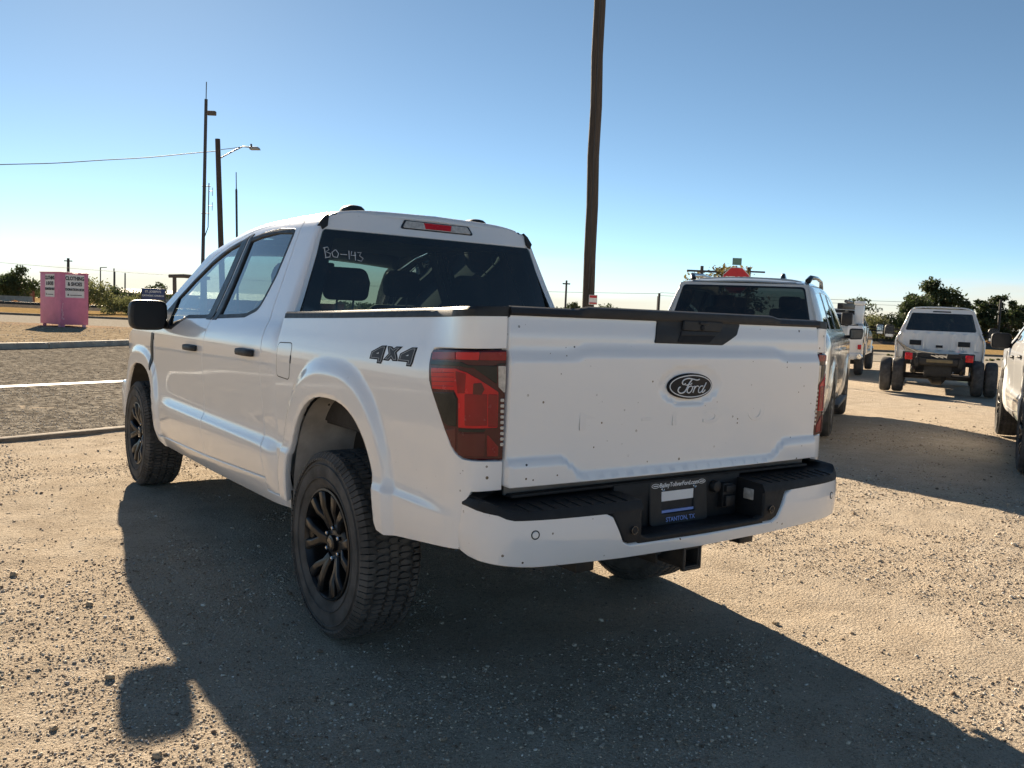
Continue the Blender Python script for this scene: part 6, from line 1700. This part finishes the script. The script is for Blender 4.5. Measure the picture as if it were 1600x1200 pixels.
def scrub(name, label, lat0, lat1, d0, d1, n, h0, h1, size, mat, per=60):
    lat = rng.uniform(lat0, lat1, n); dep = rng.uniform(d0, d1, n); h = rng.uniform(h0, h1, n)
    cs = [(*FR(a, b)[:2], Z0+q*.45) for a, b, q in zip(lat, dep, h)]; rs = list(h*.6)
    o = leaf_cloud(name, cs, rs, n*per, size, mat, .6); tag(o, label, 'scrub', kind='stuff')
scrub('rust_brush', 'rust brown dead brush along the far side of the tracks', 30, 60, 86, 95, 90, .5, 1.15, .13, 'leaf_rust')
scrub('dry_weeds', 'dry tan weeds beside the railway bank', -70, -20, 84, 92, 120, .25, .6, .12, 'leaf_rust', 40)
scrub('verge_grass', 'green grass on the verge of the cross street', 20, 60, 44, 46.5, 160, .06, .14, .05, 'leaf_olive', 70)
scrub('distant_scrub', 'low dark line of scrub along the horizon', -160, 160, 150, 220, 420, 1.2, 3.2, .32, 'leaf_dark', 60)
# ------------------------------------------------------------------ gravel
def stone_mat():
    m, t, p = nodes('pebble')
    a = t.nodes.new('ShaderNodeAttribute'); a.attribute_name = 'tint'
    n = noise(t, geoco(t), 180, 3)
    lk(t, mixc(t, .5, a.outputs['Color'], ramp(t, n, [(.3, (.75, .75, .75)), (.7, (1.2, 1.2, 1.2))]), 'MULTIPLY'), p.inputs['Base Color'])
    p.inputs['Roughness'].default_value = .85; p.inputs['Specular IOR Level'].default_value = .25
    MATS['pebble'] = m
stone_mat()
_g = (1+5**.5)/2
ICO = np.array([(-1, _g, 0), (1, _g, 0), (-1, -_g, 0), (1, -_g, 0), (0, -1, _g), (0, 1, _g), (0, -1, -_g), (0, 1, -_g), (_g, 0, -1), (_g, 0, 1), (-_g, 0, -1), (-_g, 0, 1)])/1.902
ICF = np.array([(0, 11, 5), (0, 5, 1), (0, 1, 7), (0, 7, 10), (0, 10, 11), (1, 5, 9), (5, 11, 4), (11, 10, 2), (10, 7, 6), (7, 1, 8), (3, 9, 4), (3, 4, 2), (3, 2, 6), (3, 6, 8), (3, 8, 9), (4, 9, 5), (2, 4, 11), (6, 2, 10), (8, 6, 7), (9, 8, 1)])
OCT = np.array([(1, 0, 0), (-1, 0, 0), (0, 1, 0), (0, -1, 0), (0, 0, 1), (0, 0, -1)], float); OCF = np.array([(0, 2, 4), (2, 1, 4), (1, 3, 4), (3, 0, 4), (2, 0, 5), (1, 2, 5), (3, 1, 5), (0, 3, 5)])
def scatter(name, label, n, d0, d1, s0, s1, base, faces, pw=1.0, sink=.25, patch=.5, zone='lot'):
    # spread over the wedge of lot ahead of the photographer, thinning with distance
    dep = d0*(d1/d0)**(rng.random(n*3)**pw); lat = (rng.random(n*3)*2-1)*(.80*dep+.6)
    x = CAM[0]+lat*.8144+dep*.5803; y = CAM[1]-lat*.5803+dep*.8144
    pn = vnoise(x*.9+20, y*.9)*.6+vnoise(x*2.7, y*2.7+11)*.4
    keep = rng.random(n*3) < np.clip((pn-.5)*patch*6+.5, .08, 1)
    # none on the street
    rel = np.stack([lat, dep], 1)-K0; rn = rel@Nn_
    if zone == 'lot': keep &= rn < -.2
    elif zone == 'road': keep &= (rn > .2) & (rn < 12.9) & (np.abs(rn-5.0) > .16)
    else: keep &= (rn > 13.6) & (dep < 36) & (lat < -9)
    for wx, wy in ((-.87, 0), (.87, 0), (-.87, 3.694), (.87, 3.694)): keep &= ~((np.abs(x-wx) < .16) & (np.abs(y-wy) < .16))
    x, y, dep = x[keep][:n], y[keep][:n], dep[keep][:n]; n = len(x)
    s = s0*(s1/s0)**(rng.random(n)**2.2)*np.clip(dep/4.0, .8, 2.2)**.55
    z = (relief(x, y) if zone == 'lot' else Z0+(.012 if zone == 'road' else .155))+s*(.5-sink)*.7
    k = len(base)
    sc = np.stack([s*(.8+.6*rng.random(n)), s*(.7+.5*rng.random(n)), s*(.45+.35*rng.random(n))], 1)
    V = base[None]*(.72+.5*rng.random((n, k, 1)))*sc[:, None]
    a = rng.random(n)*2*PI; ca, sa = np.cos(a)[:, None], np.sin(a)[:, None]
    P = np.stack([V[..., 0]*ca-V[..., 1]*sa, V[..., 0]*sa+V[..., 1]*ca, V[..., 2]], -1)+np.stack([x, y, z], 1)[:, None]
    F = (faces[None]+(np.arange(n)*k)[:, None, None]).reshape(-1, 3)
    me = bpy.data.meshes.new(name)
    me.vertices.add(n*k); me.vertices.foreach_set('co', P.reshape(-1).astype('f'))
    me.loops.add(F.size); me.loops.foreach_set('vertex_index', F.ravel().astype('i'))
    me.polygons.add(len(F)); me.polygons.foreach_set('loop_start', np.arange(0, F.size, 3).astype('i'))
    me.update(); me.validate()
    pal = np.array([(.47, .39, .30), (.58, .51, .41), (.33, .255, .185), (.42, .385, .345), (.66, .62, .55), (.19, .14, .10)])
    c = pal[rng.choice(6, n, p=[.30, .22, .20, .13, .06, .09])]*(.8+.4*rng.random((n, 1)))
    at = me.attributes.new('tint', 'FLOAT_COLOR', 'POINT')
    at.data.foreach_set('color', np.concatenate([np.repeat(c, k, 0), np.ones((n*k, 1))], 1).ravel().astype('f'))
    o = link_mesh(name, me, MATS['pebble']); tag(o, label, 'gravel', kind='stuff'); return o
scatter('gravel', 'loose fine grit covering the lot', 95000, 1.9, 12, .0015, .0046, OCT, OCF, pw=1.05, sink=.05, patch=.35)
scatter('gravel', 'loose pebbles strewn over the lot', 46000, 1.9, 14, .0032, .0080, ICO, ICF, pw=.95, sink=.02, patch=.8)
scatter('gravel', 'larger stones scattered over the lot', 900, 2.0, 18, .0075, .0145, ICO, ICF, pw=.9, sink=.0)
scatter('road_chips', 'coarse pale stone chips bedded in the street surface', 45000, 7.5, 24, .0045, .0085, OCT, OCF, pw=1.0, patch=.15, zone='road')
scatter('gravel', 'loose stones covering the island under the donation box', 9000, 20, 37, .008, .018, OCT, OCF, pw=1.0, patch=.3, zone='island')
# a few stones big enough to stoop for
def stone(x, y, s, label, seed):
    r = random.Random(seed); mb = MB(); bm = bmesh.new(); bmesh.ops.create_icosphere(bm, subdivisions=2, radius=1)
    for q in bm.verts:
        k = 1+.22*math.sin(3.1*q.co.x+seed)*math.cos(2.7*q.co.y-seed)+r.uniform(-.07, .07)
        q.co = Vector((q.co.x*s*1.25, q.co.y*s, q.co.z*s*.78))*k
    me = bpy.data.meshes.new('stone'); bm.to_mesh(me); bm.free(); me.shade_smooth(); me.set_sharp_from_angle(angle=R(28))
    o = link_mesh('stone', me, MATS['rock']); o.location = (x, y, float(relief(np.array([x]), np.array([y]))[0])+s*.45); o.rotation_euler = (0, 0, seed)
    tag(o, label, 'stone', 'larger stones lying on the lot')
simple('rock', (.36, .28, .19), .9, var=.35, scale=40, bmp=.6, bscale=150)
stone(-1.859, -.019, .0145, 'flat-topped tan stone lying just beside the shadow of the wing mirror', 3)
stone(-2.092, -.335, .0125, 'small dark brown stone in the sun left of the mirror shadow', 11)
stone(-1.85, -.713, .0150, 'rough tan stone in the sun just below the tip of the mirror shadow', 5)
stone(-1.785, .876, .0165, 'brown stone on bright gravel beside the windscreen shadow edge', 8)
stone(-2.031, 1.534, .0200, 'dark clod on bright gravel well clear of the truck shadow', 14)
stone(.956, -.899, .0140, 'dark stone on sunlit gravel beside the straight edge of the tailgate shadow', 21)
